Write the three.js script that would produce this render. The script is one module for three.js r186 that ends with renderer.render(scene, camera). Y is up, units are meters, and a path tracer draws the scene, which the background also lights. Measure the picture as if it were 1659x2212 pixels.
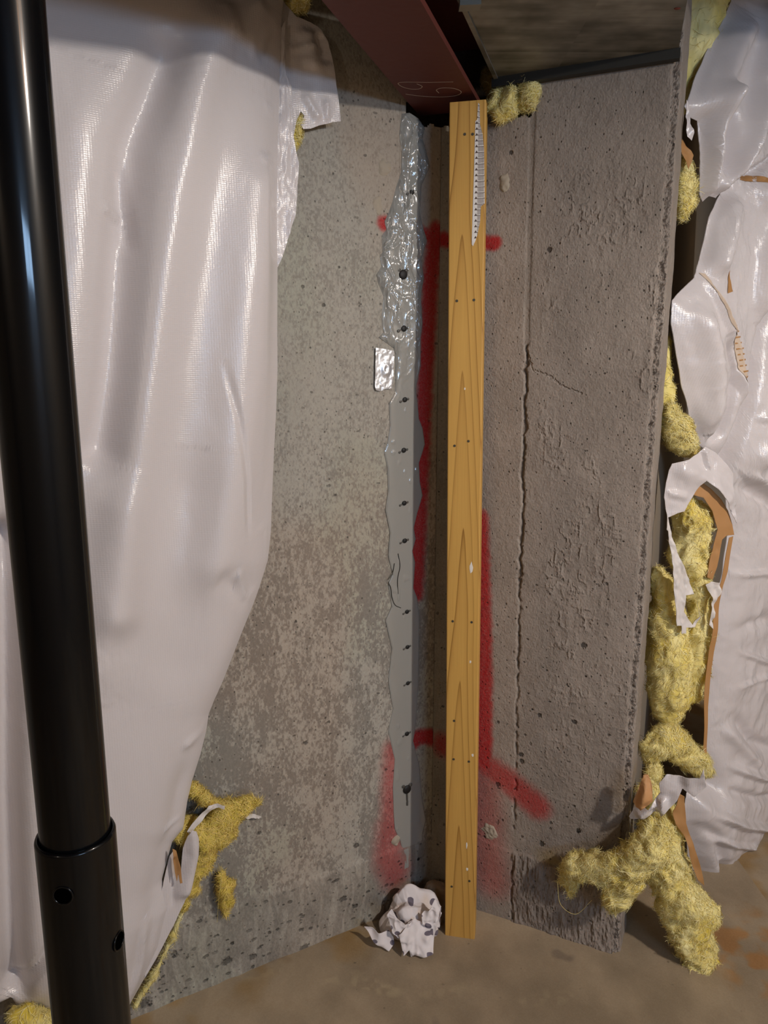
import * as THREE from 'three';
import { mergeGeometries, mergeVertices } from 'three/addons/utils/BufferGeometryUtils.js';
import { RectAreaLightUniformsLib } from 'three/addons/lights/RectAreaLightUniformsLib.js';

// ---------------------------------------------------------------- camera, lights, exposure
const scene = new THREE.Scene();
scene.background = new THREE.Color(0x000000);
const FOCAL = 1640, CX = 829.5, CY = 1106, PITCH = THREE.MathUtils.degToRad(11.4), EYE = new THREE.Vector3(0, 1.665, 0);
const camera = new THREE.PerspectiveCamera(2 * THREE.MathUtils.radToDeg(Math.atan(1106 / FOCAL)), 1659 / 2212, 0.02, 30);
camera.position.copy(EYE);
camera.rotation.set(-PITCH, 0, 0);
scene.add(camera);
const renderer = new THREE.WebGLRenderer({ antialias: true });
renderer.toneMapping = THREE.LinearToneMapping;
renderer.toneMappingExposure = 0.185;
renderer.shadowMap.enabled = true;
RectAreaLightUniformsLib.init();

const LAMP = new THREE.Vector3(1.83, 2.47, 0.15);          // the bulb that throws the crisp shadows of stud and beam
const LAMP2 = new THREE.Vector3(-1.5, 2.36, 1.6);           // the next bulb, behind the camera
function pointLamp(at, colour, candela, size) {
  const l = new THREE.PointLight(colour, candela, 0, 2);
  l.position.copy(at); l.castShadow = true; l.shadow.radius = size; l.shadow.mapSize.set(2048, 2048); l.shadow.bias = -0.0005;
  scene.add(l);
  return l;
}
pointLamp(LAMP, new THREE.Color(1, 0.92, 0.84), 82, 3);
pointLamp(LAMP2, new THREE.Color(1, 0.84, 0.68), 8, 2.2);
const WINDOW = new THREE.Vector3(2.0, 2.1, 2.37);
const daylight = new THREE.RectAreaLight(new THREE.Color(0.42, 0.66, 1.0), 66, 1.36, 0.27);
daylight.position.set(WINDOW.x, WINDOW.y, WINDOW.z - 0.03);
daylight.lookAt(WINDOW.x, WINDOW.y, WINDOW.z - 1);
scene.add(daylight);

// ---------------------------------------------------------------- small tools
let seed = 20240;
const rnd = () => { seed = (seed + 0x6d2b79f5) | 0; let t = Math.imul(seed ^ (seed >>> 15), 1 | seed); t = (t + Math.imul(t ^ (t >>> 7), 61 | t)) ^ t; return ((t ^ (t >>> 14)) >>> 0) / 4294967296; };
const rr = (a, b) => a + (b - a) * rnd();
const V = (x, y, z) => new THREE.Vector3(x, y, z);
const clamp = (x, a = 0, b = 1) => Math.max(a, Math.min(b, x));
const lerp = (a, b, t) => a + (b - a) * t;
const sstep = (a, b, x) => { const t = clamp((x - a) / (b - a)); return t * t * (3 - 2 * t); };
const h2 = (x, y) => { let h = Math.imul(x, 374761393) + Math.imul(y, 668265263) | 0; h = Math.imul(h ^ (h >>> 13), 1274126177); return ((h ^ (h >>> 16)) >>> 0) / 4294967296; };
const h3 = (x, y, z) => h2(x + Math.imul(z, 7919), y + Math.imul(z, 104729));
function n2(x, y) {          // value noise, -1..1
  const xi = Math.floor(x), yi = Math.floor(y), fx = x - xi, fy = y - yi, u = fx * fx * (3 - 2 * fx), v = fy * fy * (3 - 2 * fy);
  const a = h2(xi, yi), b = h2(xi + 1, yi), c = h2(xi, yi + 1), d = h2(xi + 1, yi + 1);
  return (a + (b - a) * u + (c - a) * v + (a - b - c + d) * u * v) * 2 - 1;
}
function n3(x, y, z) {
  const xi = Math.floor(x), yi = Math.floor(y), zi = Math.floor(z), fx = x - xi, fy = y - yi, fz = z - zi;
  const u = fx * fx * (3 - 2 * fx), v = fy * fy * (3 - 2 * fy), w = fz * fz * (3 - 2 * fz);
  const q = (k) => { const a = h3(xi, yi, k), b = h3(xi + 1, yi, k), c = h3(xi, yi + 1, k), d = h3(xi + 1, yi + 1, k); return a + (b - a) * u + (c - a) * v + (a - b - c + d) * u * v; };
  return lerp(q(zi), q(zi + 1), w) * 2 - 1;
}
const fbm2 = (x, y, o = 4) => { let s = 0, a = 0.5; for (let i = 0; i < o; i++) { s += a * n2(x, y); x = x * 2.03 + 17.1; y = y * 2.03 + 5.3; a *= 0.5; } return s; };
const fbm3 = (x, y, z, o = 4) => { let s = 0, a = 0.5; for (let i = 0; i < o; i++) { s += a * n3(x, y, z); x = x * 2.03 + 7.1; y = y * 2.03 + 3.7; z = z * 2.03 + 1.9; a *= 0.5; } return s; };
const ridge2 = (x, y, o = 3) => { let s = 0, a = 0.5; for (let i = 0; i < o; i++) { s += a * (1 - Math.abs(n2(x, y)) * 2); x = x * 2.1 + 3.1; y = y * 2.1 + 8.7; a *= 0.5; } return s; };

function ray(u, v) {
  const x = (u - CX) / FOCAL, y = (CY - v) / FOCAL, c = Math.cos(PITCH), s = Math.sin(PITCH);
  return V(x, y * c - s, -y * s - c).normalize();
}
function hit(u, v, p, n) { const d = ray(u, v), t = p.clone().sub(EYE).dot(n) / d.dot(n); return EYE.clone().addScaledVector(d, t); }
const onLevel = (u, v, y = 0) => hit(u, v, V(0, y, 0), V(0, 1, 0));
// a standing plane: origin on the floor, horizontal direction e, normal n towards the room
function standing(o, e, n, off = 0) {
  const org = o.clone().addScaledVector(n, off);
  return {
    o: org, e, n, up: V(0, 1, 0),
    st(u, v) { const p = hit(u, v, org, n).sub(org); return [p.dot(e), p.y]; },
    at(s, t, k = 0) { return org.clone().addScaledVector(e, s).addScaledVector(n, k).setY(org.y + t); },
    px(u, v, k = 0) { const [s, t] = this.st(u, v); return this.at(s, t, k); },
  };
}
const names = new Map();
function numbered(name) { const k = names.get(name) ?? 0; names.set(name, k + 1); return k ? name + '_' + String(k).padStart(3, '0') : name; }
function mesh(name, geometry, material, parent) {
  const m = new THREE.Mesh(geometry, material);
  m.name = parent ? name : numbered(name);
  (parent ?? scene).add(m);
  return m;
}
function tag(o, label, category, group) { o.userData.label = label; o.userData.category = category; if (group) o.userData.group = group; return o; }
function struct(o, label, category) { o.userData.kind = 'structure'; o.userData.label = label; o.userData.category = category; return o; }
function thing(name, label, category, at = V(0, 0, 0), group) {
  const g = new THREE.Group(); g.name = numbered(name); g.position.copy(at); scene.add(g);
  return tag(g, label, category, group);
}
// parts are modelled in world coordinates, then moved into their thing's frame
function part(name, geometry, material, parent, label) {
  const w = V(0, 0, 0); let q = parent; while (q && q !== scene) { w.add(q.position); q = q.parent; }
  geometry.translate(-w.x, -w.y, -w.z);
  const m = new THREE.Mesh(geometry, material); m.name = name; parent.add(m);
  if (label) m.userData.label = label;
  return m;
}
const std = (o) => new THREE.MeshStandardMaterial({ side: THREE.DoubleSide, ...o });
const phys = (o) => new THREE.MeshPhysicalMaterial({ side: THREE.DoubleSide, ...o });

// textures: a colour texture from a function of (i, j) -> [r, g, b] in 0..255 sRGB, a height texture in 0..1
function finish(t, srgb, repeat) {
  t.wrapS = t.wrapT = repeat ? THREE.RepeatWrapping : THREE.ClampToEdgeWrapping;
  t.magFilter = THREE.LinearFilter; t.minFilter = THREE.LinearFilter;
  if (srgb) t.colorSpace = THREE.SRGBColorSpace;
  t.needsUpdate = true;
  return t;
}
function colourTex(w, h, rgb, repeat = true) {
  const d = new Uint8Array(w * h * 4);
  for (let i = 0; i < w * h; i++) { d[i * 4] = clamp(rgb[i * 3], 0, 255); d[i * 4 + 1] = clamp(rgb[i * 3 + 1], 0, 255); d[i * 4 + 2] = clamp(rgb[i * 3 + 2], 0, 255); d[i * 4 + 3] = 255; }
  return finish(new THREE.DataTexture(d, w, h, THREE.RGBAFormat), true, repeat);
}
function heightTex(w, h, f, repeat = true) { return finish(new THREE.DataTexture(f, w, h, THREE.RedFormat, THREE.FloatType), false, repeat); }

function setUV(g, fn) {
  const p = g.attributes.position, uv = new Float32Array(p.count * 2), q = V(0, 0, 0);
  for (let i = 0; i < p.count; i++) { q.fromBufferAttribute(p, i); const [a, b] = fn(q); uv[2 * i] = a; uv[2 * i + 1] = b; }
  g.setAttribute('uv', new THREE.BufferAttribute(uv, 2));
  return g;
}
function geo(pos, idx, uv) {
  const g = new THREE.BufferGeometry();
  g.setAttribute('position', new THREE.Float32BufferAttribute(pos, 3));
  g.setAttribute('uv', new THREE.Float32BufferAttribute(uv ?? new Array(pos.length / 3 * 2).fill(0), 2));
  g.setIndex(idx); g.computeVertexNormals();
  return g;
}
// a vertical prism over a footprint of [x, z] points; uv in metres
function prism(foot, y0, y1) {
  const pos = [], idx = [], uv = [], n = foot.length;
  let len = 0;
  const area = foot.reduce((s, p, i) => { const q = foot[(i + 1) % n]; return s + p[0] * q[1] - q[0] * p[1]; }, 0);
  const f = area > 0 ? [...foot].reverse() : foot;
  for (let i = 0; i < n; i++) {
    const a = f[i], b = f[(i + 1) % n], l = Math.hypot(b[0] - a[0], b[1] - a[1]), k = pos.length / 3;
    pos.push(a[0], y0, a[1], b[0], y0, b[1], b[0], y1, b[1], a[0], y1, a[1]);
    uv.push(len, y0, len + l, y0, len + l, y1, len, y1); len += l;
    idx.push(k, k + 1, k + 2, k, k + 2, k + 3);
  }
  for (const [y, flip] of [[y1, false], [y0, true]]) {
    const k = pos.length / 3, tri = THREE.ShapeUtils.triangulateShape(f.map((p) => new THREE.Vector2(p[0], p[1])), []);
    for (const p of f) { pos.push(p[0], y, p[1]); uv.push(p[0], p[1]); }
    for (const t of tri) flip ? idx.push(k + t[0], k + t[2], k + t[1]) : idx.push(k + t[0], k + t[1], k + t[2]);
  }
  return geo(pos, idx, uv);
}
function clean(g) { const o = g.index ? g.toNonIndexed() : g; for (const k of Object.keys(o.attributes)) if (!['position', 'normal', 'uv'].includes(k)) o.deleteAttribute(k); if (!o.attributes.uv) setUV(o, () => [0, 0]); return o; }
const merge = (list) => mergeGeometries(list.map(clean));

// distance from a point to a polyline in the plane; returns [distance, share of length, side]
const lineLen = new WeakMap();
function toLine(x, y, pts) {
  let best = 1e18, at = 0, side = 1, len = 0, total = lineLen.get(pts);
  if (total === undefined) { total = 0; for (let i = 0; i + 1 < pts.length; i++) total += Math.hypot(pts[i + 1][0] - pts[i][0], pts[i + 1][1] - pts[i][1]); lineLen.set(pts, total); }
  for (let i = 0; i + 1 < pts.length; i++) {
    const ax = pts[i][0], ay = pts[i][1], bx = pts[i + 1][0] - ax, by = pts[i + 1][1] - ay, ll = bx * bx + by * by || 1e-18, l = Math.sqrt(ll);
    let t = ((x - ax) * bx + (y - ay) * by) / ll; t = t < 0 ? 0 : t > 1 ? 1 : t;
    const dx = x - ax - t * bx, dy = y - ay - t * by, d = dx * dx + dy * dy;
    if (d < best) { best = d; at = (len + t * l) / total; side = bx * dy - by * dx < 0 ? -1 : 1; }
    len += l;
  }
  return [Math.sqrt(best), at, side];
}
// a sheet cut to an outline: outline in (s, t) of a plane; refined, displaced, given thickness
function sheet(pl, outline, { edge = 0.012, disp = () => 0, thick = 0.0015, hole = null, uvScale = 1, slide = null } = {}) {
  const pts = outline.map((p) => new THREE.Vector2(p[0], p[1]));
  if (THREE.ShapeUtils.area(pts) < 0) pts.reverse();
  const ring = [];
  for (let i = 0; i < pts.length; i++) {            // split the rim first so that it follows the outline
    const a = pts[i], b = pts[(i + 1) % pts.length], k = Math.max(1, Math.ceil(a.distanceTo(b) / (edge * 1.4)));
    for (let j = 0; j < k; j++) ring.push(a.clone().lerp(b, j / k));
  }
  const holes = hole ? [hole.map((p) => new THREE.Vector2(p[0], p[1]))] : [];
  for (const h of holes) if (THREE.ShapeUtils.area(h) > 0) h.reverse();
  let tri = THREE.ShapeUtils.triangulateShape(ring, holes);
  const P = [...ring, ...holes.flat()].map((p) => [p.x, p.y]);
  for (let pass = 0; pass < 9; pass++) {            // split every long edge; neighbours agree because the rule looks at the edge alone
    const mid = new Map(), next = []; let any = false;
    const m = (a, b) => {
      const dx = P[a][0] - P[b][0], dy = P[a][1] - P[b][1];
      if (dx * dx + dy * dy < edge * edge * 2) return -1;
      const k = a < b ? a * 1e6 + b : b * 1e6 + a; any = true;
      if (!mid.has(k)) { mid.set(k, P.length); P.push([(P[a][0] + P[b][0]) / 2, (P[a][1] + P[b][1]) / 2]); }
      return mid.get(k);
    };
    for (const [a, b, c] of tri) {
      const x = m(a, b), y = m(b, c), z = m(c, a), n = (x >= 0) + (y >= 0) + (z >= 0);
      if (n === 3) next.push([a, x, z], [x, b, y], [z, y, c], [x, y, z]);
      else if (n === 0) next.push([a, b, c]);
      else if (n === 1) { if (x >= 0) next.push([a, x, c], [x, b, c]); else if (y >= 0) next.push([a, b, y], [a, y, c]); else next.push([a, b, z], [z, b, c]); }
      else if (x < 0) next.push([a, b, y], [a, y, z], [z, y, c]); else if (y < 0) next.push([a, x, z], [x, b, c], [x, c, z]); else next.push([a, x, y], [a, y, c], [x, b, y]);
    }
    tri = next; if (!any) break;
  }
  const rim = [...pts.map((p) => [p.x, p.y])]; rim.push(rim[0]);
  const n = P.length, pos = new Float32Array(n * 6), uv = new Float32Array(n * 4), idx = [], edges = new Map();
  for (let i = 0; i < n; i++) {
    let [s, t] = P[i]; const d = toLine(s, t, rim)[0], k = disp(s, t, d);
    if (slide) { const q = slide(s, t, d); s += q[0]; t += q[1]; }
    const a = pl.at(s, t, k), b = pl.at(s, t, k - thick);
    pos[i * 3] = a.x; pos[i * 3 + 1] = a.y; pos[i * 3 + 2] = a.z;
    pos[(n + i) * 3] = b.x; pos[(n + i) * 3 + 1] = b.y; pos[(n + i) * 3 + 2] = b.z;
    uv[i * 2] = uv[(n + i) * 2] = P[i][0] * uvScale; uv[i * 2 + 1] = uv[(n + i) * 2 + 1] = P[i][1] * uvScale;
  }
  for (const [a, b, c] of tri) {
    idx.push(a, b, c, n + a, n + c, n + b);
    for (const [p, q] of [[a, b], [b, c], [c, a]]) { const k = p < q ? p * 1e6 + q : q * 1e6 + p; edges.has(k) ? edges.set(k, null) : edges.set(k, [p, q]); }
  }
  for (const e of edges.values()) if (e) idx.push(e[0], n + e[0], e[1], e[1], n + e[0], n + e[1]);
  return geo(pos, idx, uv);
}
const sheetPx = (pl, px, opt) => sheet(pl, px.map((p) => pl.st(p[0], p[1])), opt);

// surface nets over a distance field
function skin(f, lo, hi, h) {
  const nx = Math.ceil((hi.x - lo.x) / h) + 1, ny = Math.ceil((hi.y - lo.y) / h) + 1, nz = Math.ceil((hi.z - lo.z) / h) + 1;
  const val = new Float32Array(nx * ny * nz), at = (i, j, k) => i + nx * (j + ny * k), vert = new Int32Array(nx * ny * nz).fill(-1), pos = [], idx = [];
  for (let k = 0; k < nz; k++) for (let j = 0; j < ny; j++) for (let i = 0; i < nx; i++) val[at(i, j, k)] = f(lo.x + i * h, lo.y + j * h, lo.z + k * h);
  for (let k = 0; k < nz - 1; k++) for (let j = 0; j < ny - 1; j++) for (let i = 0; i < nx - 1; i++) {
    let c = 0, x = 0, y = 0, z = 0;
    const e = (a, b, c2, d, e2, f2) => { const p = val[at(i + a, j + b, k + c2)], q = val[at(i + d, j + e2, k + f2)]; if ((p < 0) !== (q < 0)) { const t = p / (p - q); x += a + (d - a) * t; y += b + (e2 - b) * t; z += c2 + (f2 - c2) * t; c++; } };
    e(0, 0, 0, 1, 0, 0); e(0, 1, 0, 1, 1, 0); e(0, 0, 1, 1, 0, 1); e(0, 1, 1, 1, 1, 1);
    e(0, 0, 0, 0, 1, 0); e(1, 0, 0, 1, 1, 0); e(0, 0, 1, 0, 1, 1); e(1, 0, 1, 1, 1, 1);
    e(0, 0, 0, 0, 0, 1); e(1, 0, 0, 1, 0, 1); e(0, 1, 0, 0, 1, 1); e(1, 1, 0, 1, 1, 1);
    if (c) { vert[at(i, j, k)] = pos.length / 3; pos.push(lo.x + (i + x / c) * h, lo.y + (j + y / c) * h, lo.z + (k + z / c) * h); }
  }
  const quad = (a, b, c, d, flip) => { if (a < 0 || b < 0 || c < 0 || d < 0) return; flip ? idx.push(a, c, b, a, d, c) : idx.push(a, b, c, a, c, d); };
  for (let k = 1; k < nz - 1; k++) for (let j = 1; j < ny - 1; j++) for (let i = 1; i < nx - 1; i++) {
    const p = val[at(i, j, k)] < 0;
    if (p !== (val[at(i + 1, j, k)] < 0)) quad(vert[at(i, j - 1, k - 1)], vert[at(i, j, k - 1)], vert[at(i, j, k)], vert[at(i, j - 1, k)], !p);
    if (p !== (val[at(i, j + 1, k)] < 0)) quad(vert[at(i - 1, j, k - 1)], vert[at(i - 1, j, k)], vert[at(i, j, k)], vert[at(i, j, k - 1)], !p);
    if (p !== (val[at(i, j, k + 1)] < 0)) quad(vert[at(i - 1, j - 1, k)], vert[at(i, j - 1, k)], vert[at(i, j, k)], vert[at(i - 1, j, k)], !p);
  }
  return geo(pos, idx);
}
const smin = (a, b, k) => { const h = clamp(0.5 + 0.5 * (b - a) / k); return lerp(b, a, h) - k * h * (1 - h); };

// ---------------------------------------------------------------- the corner: two concrete walls
const CORNER = V(0.15, 0, -2.118);
const dL = V(-0.869, 0, 0.494).normalize(), nL = V(0.494, 0, 0.869).normalize();
const dR = V(0.903, 0, 0.429).normalize(), nR = V(-0.429, 0, 0.903).normalize();
const L = standing(CORNER, dL, nL), R = standing(CORNER, dR, nR);
const WALL_H = 2.75, POCKET_Y = 2.25, POCKET_L = 0.108, POCKET_R = 0.235, END = 0.575;
const foot = (pl, s, o) => { const p = pl.at(s, 0, o); return [p.x, p.z]; };

// spray paint: strokes in photograph pixels, turned into wall metres
const strokesL = [
  { p: [[832, 484], [880, 498], [945, 517]], w: 0.017, a: 0.95 },
  { p: [[942, 500], [930, 600], [920, 800], [912, 1000], [903, 1200], [899, 1285]], w: 0.021, a: 0.95 },
  { p: [[893, 1604], [905, 1592], [925, 1590], [950, 1600]], w: 0.021, a: 1 },
  { p: [[852, 1620], [846, 1720], [846, 1800]], w: 0.03, a: 0.5 },
  { p: [[846, 1780], [838, 1850], [852, 1885]], w: 0.04, a: 0.5 },
].map((k) => ({ ...k, q: k.p.map((p) => L.st(p[0], p[1])) }));
const strokesR = [
  { p: [[950, 518], [1010, 524], [1066, 525]], w: 0.016, a: 1 },
  { p: [[1036, 1120], [1043, 1300], [1046, 1500], [1046, 1650]], w: 0.02, a: 0.95 },
  { p: [[960, 1610], [1040, 1648], [1100, 1690], [1160, 1742]], w: 0.032, a: 0.72 },
  { p: [[1040, 1660], [1046, 1800], [1060, 1900]], w: 0.045, a: 0.38 },
].map((k) => ({ ...k, q: k.p.map((p) => R.st(p[0], p[1])) }));
for (const k of [...strokesL, ...strokesR]) { const m = k.w * 3; k.b = [Math.min(...k.q.map((p) => p[0])) - m, Math.max(...k.q.map((p) => p[0])) + m, Math.min(...k.q.map((p) => p[1])) - m, Math.max(...k.q.map((p) => p[1])) + m]; }
function paint(strokes, s, y) {
  let a = 0;
  for (const k of strokes) {
    if (s < k.b[0] || s > k.b[1] || y < k.b[2] || y > k.b[3]) continue;
    const [d] = toLine(s, y, k.q); if (d > k.w * 3) continue;
    const soft = k.w * (0.45 + 0.5 * (1 - k.a)) , g = 1 - sstep(k.w - soft, k.w + soft * 1.5, d + n2(s * 90, y * 90) * 0.003);
    a = Math.max(a, g * k.a * (0.86 + 0.25 * n2(s * 500, y * 500)));
  }
  return clamp(a);
}
function pits(rgb, hgt, w, h, mpx, list, dark, depth) {       // mpx: metres per pixel; list of [s, y, rs, ry, strength]
  for (const [s, y, rs, ry, k = 1] of list) {
    const ci = s / mpx[0], cj = y / mpx[1], ri = Math.max(1, rs / mpx[0]), rj = Math.max(1, ry / mpx[1]);
    for (let j = Math.floor(cj - rj - 1); j <= cj + rj + 1; j++) for (let i = Math.floor(ci - ri - 1); i <= ci + ri + 1; i++) {
      if (i < 0 || j < 0 || i >= w || j >= h) continue;
      const d = Math.hypot((i - ci) / ri, (j - cj) / rj) + n2(i * 0.35, j * 0.35) * 0.28, m = (1 - sstep(0.55, 1.05, d)) * k, o = (j * w + i);
      if (m <= 0) continue;
      for (let c = 0; c < 3; c++) rgb[o * 3 + c] *= lerp(1, dark, m);
      hgt[o] -= depth * m;
    }
  }
}
const LW = 1400, LH = 2048, LS = 1.4, RW = 900, RH = 2048, RS = 0.72;
const bandL = (s) => 0.207 + 0.012 * n2(s * 3, 1) + 0.006 * n2(s * 14, 4);    // top of the rough strip at the foot of the left wall
function concreteLeft() {
  const rgb = new Float32Array(LW * LH * 3), hgt = new Float32Array(LW * LH);
  for (let j = 0; j < LH; j++) {
    const y = j / LH * WALL_H;
    for (let i = 0; i < LW; i++) {
      const s = i / LW * LS, o = j * LW + i;
      const big = fbm2(s * 3.1 + 2, y * 2.2 + 9, 3), mid = fbm2(s * 17, y * 11 + 3, 4), fine = n2(s * 260, y * 170) * 0.6 + n2(s * 620 + 9, y * 520) * 0.4, run = n2(s * 95, y * 15 + 40);
      const low = sstep(1.7, 0.9, y), foot2 = sstep(0.012, -0.012, y - bandL(s)), pep = n2(s * 130, y * 80 + 5);
      let lift = 0.32 - 0.30 * low + big * 0.45 + mid * (0.3 + 0.45 * low) + fine * 0.62 + pep * (0.24 + 0.16 * low) + run * 0.22 * low;   // paste against bare concrete
      lift += 0.12 * sstep(0.9, 0.5, y) * sstep(0.45, 0.1, s);
      let m = sstep(-0.36, 0.42, lift);
      m = lerp(m, clamp(0.45 + big * 0.6 + mid * 0.7 + fine * 0.3), foot2);
      const grain = fine * 7 + n2(s * 1000, y * 900) * 5;
      m = 0.62 + (m - 0.62) * (0.6 + 0.4 * low);
      let r = lerp(133, 166, m), g = lerp(128, 161, m), b = lerp(119, 150, m);
      const brown = sstep(0.1, 0.5, fbm2(s * 2.3 + 31, y * 1.7, 3) + 0.25 * low);
      r += brown * 3; g -= brown * 3; b -= brown * 6;
      const green = sstep(0.05, 0.4, fbm2(s * 4 + 3, y * 3 + 77, 3)) * m; r -= 3 * green; b -= 3 * green;
      let z = 0.5 + (m - 0.5) * 0.10 + fine * 0.055 + fbm2(s * 60, y * 60, 2) * 0.05;
      if (foot2 > 0) { const tool = n2(s * 120 + n2(s * 8, y * 8) * 1.5, y * 9), t2 = sstep(-0.1, 0.5, tool); z += foot2 * (tool * 0.14 + n2(s * 200, y * 60) * 0.08); r += foot2 * (t2 - 0.4) * 14; g += foot2 * (t2 - 0.4) * 14; b += foot2 * (t2 - 0.4) * 13; }
      if (y > 1.95 && y < 2.3) { const jd = Math.abs(s - 0.1245 - 0.0012 * n2(y * 40, 2)); z -= 0.4 * (1 - sstep(0.001, 0.0035, jd)) * sstep(1.98, 2.1, y); }
      r += grain; g += grain; b += grain * 0.95;
      const red = paint(strokesL, s, y);
      rgb[o * 3] = lerp(r, 170 + grain, red); rgb[o * 3 + 1] = lerp(g, 28, red); rgb[o * 3 + 2] = lerp(b, 30, red);
      hgt[o] = z;
    }
  }
  const list = [];
  for (let i = 0; i < 2600; i++) { const s = rnd() * 1.2, y = rnd() * 2.3, c = fbm2(s * 4 + 50, y * 4, 2); if (c + rnd() * 0.7 < 0.18) continue; const r = rr(0.0009, 0.0022); list.push([s, y, r * rr(0.7, 1.5), r * rr(0.7, 1.6), rr(0.5, 1)]); }
  for (let i = 0; i < 210; i++) { const r = rr(0.002, 0.0045); list.push([rnd() * 1.2, rnd() * 2.3, r * rr(0.8, 1.9), r * rr(0.6, 1.1), rr(0.5, 1)]); }
  for (let i = 0; i < 190; i++) { const s = rnd() * 1.25, r = rr(0.002, 0.006); list.push([s, rnd() * bandL(s), r * rr(0.9, 2), r, rr(0.5, 1)]); }
  for (const [u, v, r] of [[830, 362, 5], [655, 620, 4], [700, 660, 4], [350, 2080, 5], [545, 2065, 10], [490, 2075, 12], [300, 2100, 10], [310, 2165, 14], [655, 2045, 12], [740, 1940, 9], [765, 1955, 7], [560, 1800, 5], [770, 1827, 8], [660, 1605, 6], [710, 1560, 4]]) {
    const [s, y] = L.st(u, v); list.push([s, y, r * 0.0015, r * 0.0011, 1]);
  }
  pits(rgb, hgt, LW, LH, [LS / LW, WALL_H / LH], list, 0.66, 0.45);
  return { map: colourTex(LW, LH, rgb), bump: heightTex(LW, LH, hgt) };
}
const jointAt = (y) => 0.2595 - 0.010 * y + 0.0007 * n2(y * 9, 3);              // the vertical board joint of the right wall
const bandR = (s) => 0.235 - 0.12 * (s - 0.26) + 0.008 * n2(s * 20, 2);
const crackR = [[1138, 760], [1150, 800], [1185, 812], [1215, 835], [1255, 850]].map((p) => R.st(...p));
const roughZone = (s, y) => sstep(0.0, 0.35, fbm2(s * 5 + 4, y * 2.6 + 1, 3) + 0.26 - Math.abs(s - 0.43) * 1.7) * sstep(0.27, 0.3, s) * sstep(2.2, 1.95, y) * (0.35 + 0.65 * sstep(0.5, 0.9, y));
function jointDepth(s, y) {
  const wig = y < 1.7 ? 0.0035 * n2(y * 55, 8) + 0.0018 * n2(y * 150, 2) : 0, d = Math.abs(s - jointAt(y) - wig);
  if (y > 1.7) return 0.32 * (1 - sstep(0.0055, 0.0075, d));             // a clean shallow chase above
  const open = 0.35 + 0.6 * sstep(0.95, 1.1, y) + 0.35 * n2(y * 7, 4), wdt = 0.0022 + 0.0035 * Math.abs(n2(y * 60, 1.5)) * (0.5 + open);
  return (1 - sstep(wdt * 0.5, wdt * 1.6, d)) * clamp(0.3 + open + 0.55 * n2(y * 80, 6));
}
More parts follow.
